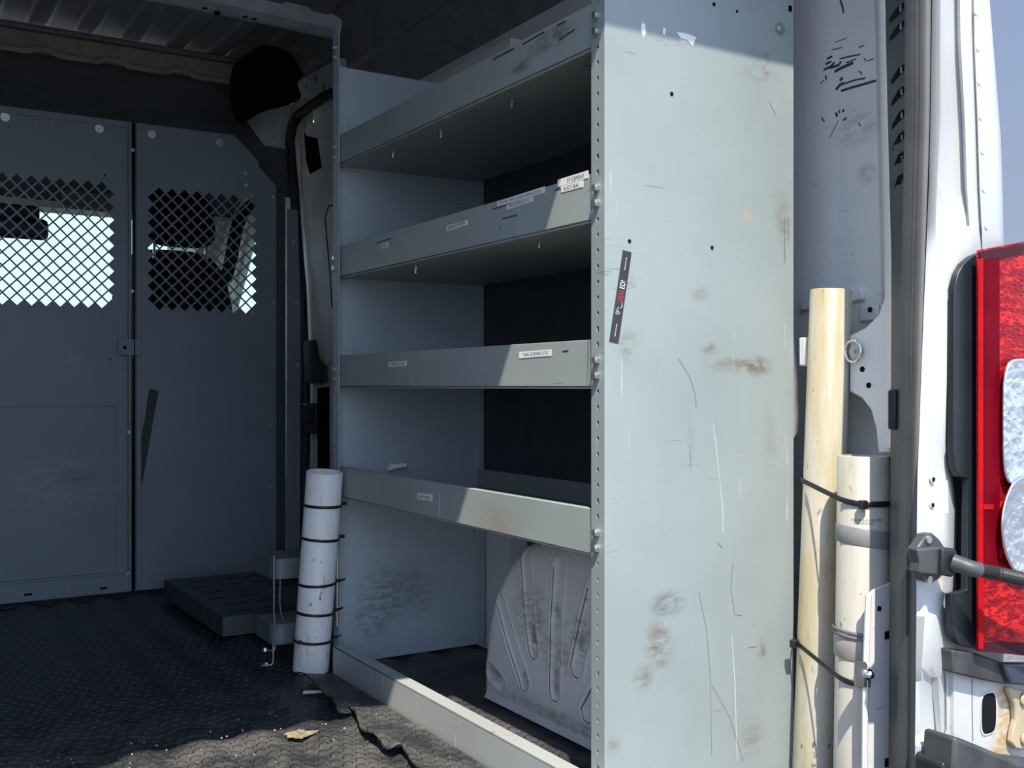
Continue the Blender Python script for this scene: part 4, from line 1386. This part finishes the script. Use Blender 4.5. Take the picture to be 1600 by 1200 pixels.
# pale scrap under the curled mat, dried splash
m = MB()
a = P(485, 1080, Z=.004)
m.prism([(a.x - .02, a.y - .004, .001), (a.x + .012, a.y - .014, .001), (a.x + .034, a.y - .028, .001), (a.x + .03, a.y - .018, .001), (a.x - .012, a.y + .006, .001)], (0, 0, .006))
m.build('metal_scrap', 'white', label='pale metal scrap poking out under the curled mat strip', cat='scrap', bevel=.001)
m = MB()
a = P(466, 1147, Z=.001)
pts = [(a.x + (.024 + .014 * noise.noise(Vector((math.cos(t) * 1.6, math.sin(t) * 1.6, 4)))) * math.cos(t) * (1 + .35 * (i % 3 == 0)), a.y + .024 * math.sin(t) * (1 + .3 * (i % 4 == 0)), .0006) for i, t in enumerate([2 * math.pi * k / 22 for k in range(22)])]
m.prism(pts, (0, 0, .0008))
m.build('dried_splash', simple('dried_tan_splash', (.29, .235, .15), .9, var=.4, scale=70), label='dried tan splash on the sunlit rubber floor', cat='stain')
m = MB()
for _ in range(170):
    x, y = random.uniform(.15, .97), random.uniform(1.3, 2.2)
    s_ = random.uniform(.0006, .0018)
    m.box((x - s_, y - s_ * random.uniform(.6, 1.4), .0005), (x + s_, y + s_, .0005 + s_ * 1.2))
m.build('floor_crumbs', simple('pale_crumbs', (.42, .40, .36), .6, var=.5, scale=200), kind='stuff', label='pale crumbs and grit scattered over the sunlit floor', cat='grit')
p = P(520, 1052, X=.99)
m = MB()
m.cyl((.993, 2.424, .010), (.993, 2.424, .022), .006, n=12)
m.build('brass_fitting', simple('brass', (.55, .42, .14), .35, .9), label='tiny brass fitting on the floor between white pipe and steel rail', cat='fitting')
# white stub on the fourth shelf
q = P(618, 727, Y=2.495)
m = MB()
m.prism([(q.x - .027, 2.472, q.z - .012), (q.x - .016, 2.472, q.z + .005), (q.x + .022, 2.472, q.z + .007), (q.x + .024, 2.472, q.z - .004), (q.x - .012, 2.472, q.z - .007)], (0, .024, 0))
m.build('plastic_clip', 'label', label='small white plastic clip stuck to the far end panel above the lowest shelf', cat='clip', bevel=.002)

# ------------------------------------------------------------------ tail lamp
TY = .985
lamp = thing('tail_lamp', P(1540, 1020, Y=TY), 'tall red tail lamp with black surround on the rear corner', 'tail lamp')
m = MB()
body = [(1491, 470), (1492, 448), (1497, 428), (1506, 412), (1520, 400), (1534, 394), (1532, 1016), (1514, 1012), (1498, 1006), (1488, 985), (1486, 929), (1511, 922), (1513, 750), (1508, 747), (1499, 745), (1493, 733), (1490, 705)]
m.prism([tuple(P(x, y, Y=TY + .003)) for x, y in body], (0, .0115, 0))
m.build('surround', simple('lamp_black_surround', (.014, .018, .023), .42), lamp, bevel=.0015)

def lx(px):
    """Lens depth: the cover bulges a little and wraps round the corner."""
    t = (px - 1528) / 72
    return TY - .010 - .012 * math.sin(max(0, min(1, t * .9)) * 1.4) + (max(0, px - 1600) / 40) ** 2 * .05


def lens_patch(px0, px1, y0, y1, out, mat, name, n=14, k=18, lab=None, shape=None):
    m = MB()
    rows = []
    for j in range(k + 1):
        row = []
        for i in range(n + 1):
            a = px0 + (px1 - px0) * i / n
            ya, yb = (y0(a) if callable(y0) else y0), (y1(a) if callable(y1) else y1)
            p = P(a, ya + (yb - ya) * j / k, Y=lx(a) - out)
            row.append(p)
        rows.append(row)
    m.grid(rows)
    return m.build(name, mat, lamp, solid=.002, smooth=60, label=lab, offset=0)


m = MB()
m.prism([tuple(P(x, y, Y=TY + .008)) for x, y in ((1529, 396), (1618, 380), (1618, 1022), (1529, 1012))], (0, .075, 0))
m.build('housing', 'black', lamp, bevel=.004)
top = lambda a: 391 - (a - 1528) * .19
bot = lambda a: 1017 + (a - 1528) * .10
lens_patch(1520.5 + 6, 1640, top, bot, 0, 'lens_red', 'lens', 22, 40)
lens_patch(1528, 1536, lambda a: top(a) + 14, lambda a: 1014, .0022, 'lens_edge', 'edge_rib', 2, 20)
lens_patch(1537, 1561, lambda a: top(a) + 18, lambda a: 900, .0016, 'lens_dark', 'dark_band', 6, 20)
lens_patch(1530, 1640, lambda a: top(a) + 3, lambda a: top(a) + 18, .002, 'lens_smoke', 'smoked_top', 12, 4)
lens_patch(1529, 1640, lambda a: 1003 + (a - 1528) * .02, bot, .002, 'lens_smoke', 'smoked_bottom', 12, 4)
lens_patch(1536, 1552, lambda a: 788, lambda a: 796, .0028, 'lens_edge', 'side_marker', 4, 6)


def lamp_outline(cx, cy, rx, ry, e, out, ring_w, fill, ring_mat, name, lab):
    m = MB()
    pts = []
    for i in range(64):
        a = 2 * math.pi * i / 64
        c_, s_ = math.cos(a), math.sin(a)
        r_ = 1 / (abs(c_) ** e + abs(s_) ** e) ** (1 / e)
        pts.append((cx + rx * c_ * r_, cy + ry * s_ * r_))
    cen = P(cx, cy, Y=lx(min(cx, 1630)) - out + .004)
    outer = [P(x, y, Y=lx(x) - out) for x, y in pts]
    rings = [[cen.lerp(o, t) + Vector((0, .0025 * (1 - t * t) * math.cos(t * 22) - .0025, 0)) for o in outer] for t in (.02, .2, .4, .6, .8, 1)]
    m.grid(rings, 0, True)
    o = m.build(name, fill, lamp, smooth=60, label=lab)
    m = MB()
    m.tube(outer, ring_w, 8, closed=True)
    m.build('bezel', ring_mat, o, smooth=80)


lamp_outline(1602, 660, 33, 97, 5, .010, .0028, 'reflector', 'reflector', 'clear_window', 'clear silvery reversing window')
lamp_outline(1601, 822, 35, 76, 2, .014, .0026, 'reflector', 'chrome', 'round_reflector', 'round silvery reflector')

# hose bracket and corrugated conduit to the door
cond = thing('cable_conduit', P(1455, 912, Y=1.0), 'black corrugated cable hose and bracket crossing in front of the tail lamp', 'conduit')
Yb = .975
m = MB()
m.prism([tuple(P(x, y, Y=Yb + .012)) for x, y in ((1430, 862), (1440, 848), (1449, 835), (1458, 833), (1468, 842), (1480, 860), (1480, 892), (1468, 905), (1456, 912), (1444, 908), (1440, 898), (1431, 890))], (0, .018, 0))
m.prism([tuple(P(x, y, Y=Yb)) for x, y in ((1434, 858), (1476, 854), (1472, 868), (1472, 888), (1476, 900), (1436, 896), (1439, 880))], (0, .02, 0))
m.build('bracket', simple('grey_black_plastic', (.06, .064, .068), .42), cond, bevel=.003)
for x, y in ((1449, 843), (1450, 905)):
    p = P(x, y, Y=Yb + .012)
    MB().cyl(p, p + Vector((0, -.004, 0)), .0055, n=14).build('screw', 'zinc', cond)
m = MB()
m.prism([tuple(P(x, y, Y=Yb - .008)) for x, y in ((1474, 858), (1494, 857), (1499, 872), (1496, 896), (1488, 902), (1472, 898))], (0, .03, 0))
m.build('connector', 'black', cond, bevel=.003)
path = [P(x, y, Y=Y) for x, y, Y in ((1488, 878, .968), (1505, 884, .955), (1516, 888, .945), (1530, 891, .940), (1560, 896, .925), (1600, 905, .910), (1640, 916, .90), (1690, 935, .89))]
m = MB()
m.tube(path[:4], .0125, 14, r1=.0115)
m.build('collar', simple('conduit_collar', (.07, .074, .078), .45), cond, smooth=60)
m = MB()
fine = []
for i in range(3, len(path) - 1):
    for k in range(20):
        fine.append(path[i].lerp(path[i + 1], k / 20))
rows = []
for i, p in enumerate(fine):
    t = (fine[min(i + 1, len(fine) - 1)] - fine[max(0, i - 1)]).normalized()
    a = Vector((0, 0, 1)) - t * t.z; a.normalize(); b = t.cross(a)
    r_ = .0088 if i % 2 else .0104
    rows.append([p + a * math.cos(2 * math.pi * k / 14) * r_ + b * math.sin(2 * math.pi * k / 14) * r_ for k in range(14)])
m.grid(rows, 0, True)
m.build('hose', simple('conduit_black', (.03, .031, .033), .42), cond, smooth=20)

# ------------------------------------------------------------------ bumper corner under the lamp
bump = thing('rear_bumper', P(1540, 1200, Y=1.0), 'dark plastic rear bumper end below the tail lamp', 'bumper')
m = MB()
m.prism([tuple(P(x, y, Y=.985)) for x, y in ((1489, 1016), (1530, 1022), (1568, 1036), (1575, 1070), (1540, 1064), (1490, 1052))], (0, .03, 0))
m.build('upper_strip', 'dirty_plastic', bump, bevel=.003)
m = MB()
m.prism([tuple(P(x, y, Y=.975)) for x, y in ((1569, 1037), (1660, 1037), (1660, 1076), (1580, 1070))], (0, .016, 0))
m.build('corner_pad', simple('blue_black_plastic', (.035, .048, .07), .35), bump, bevel=.004)
m = MB()
m.prism([tuple(P(x, y, Y=.94)) for x, y in ((1494, 1152), (1508, 1156), (1590, 1190), (1660, 1200), (1660, 1330), (1490, 1330), (1491, 1200))], (0, .055, 0))
m.build('lower_cover', 'dirty_plastic', bump, bevel=.006)
m = MB()
m.prism([tuple(P(x, y, Y=.955)) for x, y in ((1474, 1196), (1480, 1188), (1494, 1188), (1498, 1200), (1498, 1230), (1474, 1230))], (0, .05, 0))
m.build('latch_stop', 'black', bump, bevel=.004)

m = MB()
sl = [P(x, y, Y=1.004) for x, y in ((1490, 1050), (1540, 1060), (1660, 1075), (1660, 1210), (1490, 1160))]
m.prism([tuple(p) for p in sl], (0, .012, 0))
a, b = P(1533, 1086, Y=1.0035), P(1555, 1142, Y=1.0035)
def oval(cx, cz, hw, hh, y, mi, t):
    pts = [(cx + hw * math.cos(q) * (1 / (abs(math.cos(q)) ** 4 + abs(math.sin(q)) ** 4) ** .25), y, cz + hh * math.sin(q) * (1 / (abs(math.cos(q)) ** 4 + abs(math.sin(q)) ** 4) ** .25)) for q in [2 * math.pi * i / 28 for i in range(28)]]
    m.prism(pts, (0, t, 0), mi)
cx, cz = (a.x + b.x) / 2, (a.z + b.z) / 2
oval(cx, cz, (b.x - a.x) / 2 + .003, (a.z - b.z) / 2 + .003, 1.0025, 0, .002)
oval(cx, cz, (b.x - a.x) / 2, (a.z - b.z) / 2, 1.0019, 1, .0015)
m.tube([tuple(P(x, y, Y=1.0036)) for x, y in ((1519, 1058), (1519, 1110), (1520, 1158))], .0008, 6, 2)
m.build('wall_rear.002', ['rusty_white', 'hole', 'rubber'], kind='structure', smooth=40)
m = MB()
hp = [(1577, 1074), (1600, 1080), (1640, 1084), (1640, 1168), (1600, 1172), (1588, 1170), (1581, 1160), (1584, 1140), (1588, 1125), (1586, 1100), (1578, 1082)]
m.prism([tuple(P(x, y, Y=.992)) for x, y in hp], (0, .010, 0))
for x, y in ((1599, 1092), (1600, 1153)):
    p = P(x, y, Y=.992)
    m.cyl(p, p + Vector((0, -.005, 0)), .011, n=20)
m.build('hinge_plate', 'hinge', label='rust-stained cream door hinge plate at the lower right', cat='hinge', bevel=.003)
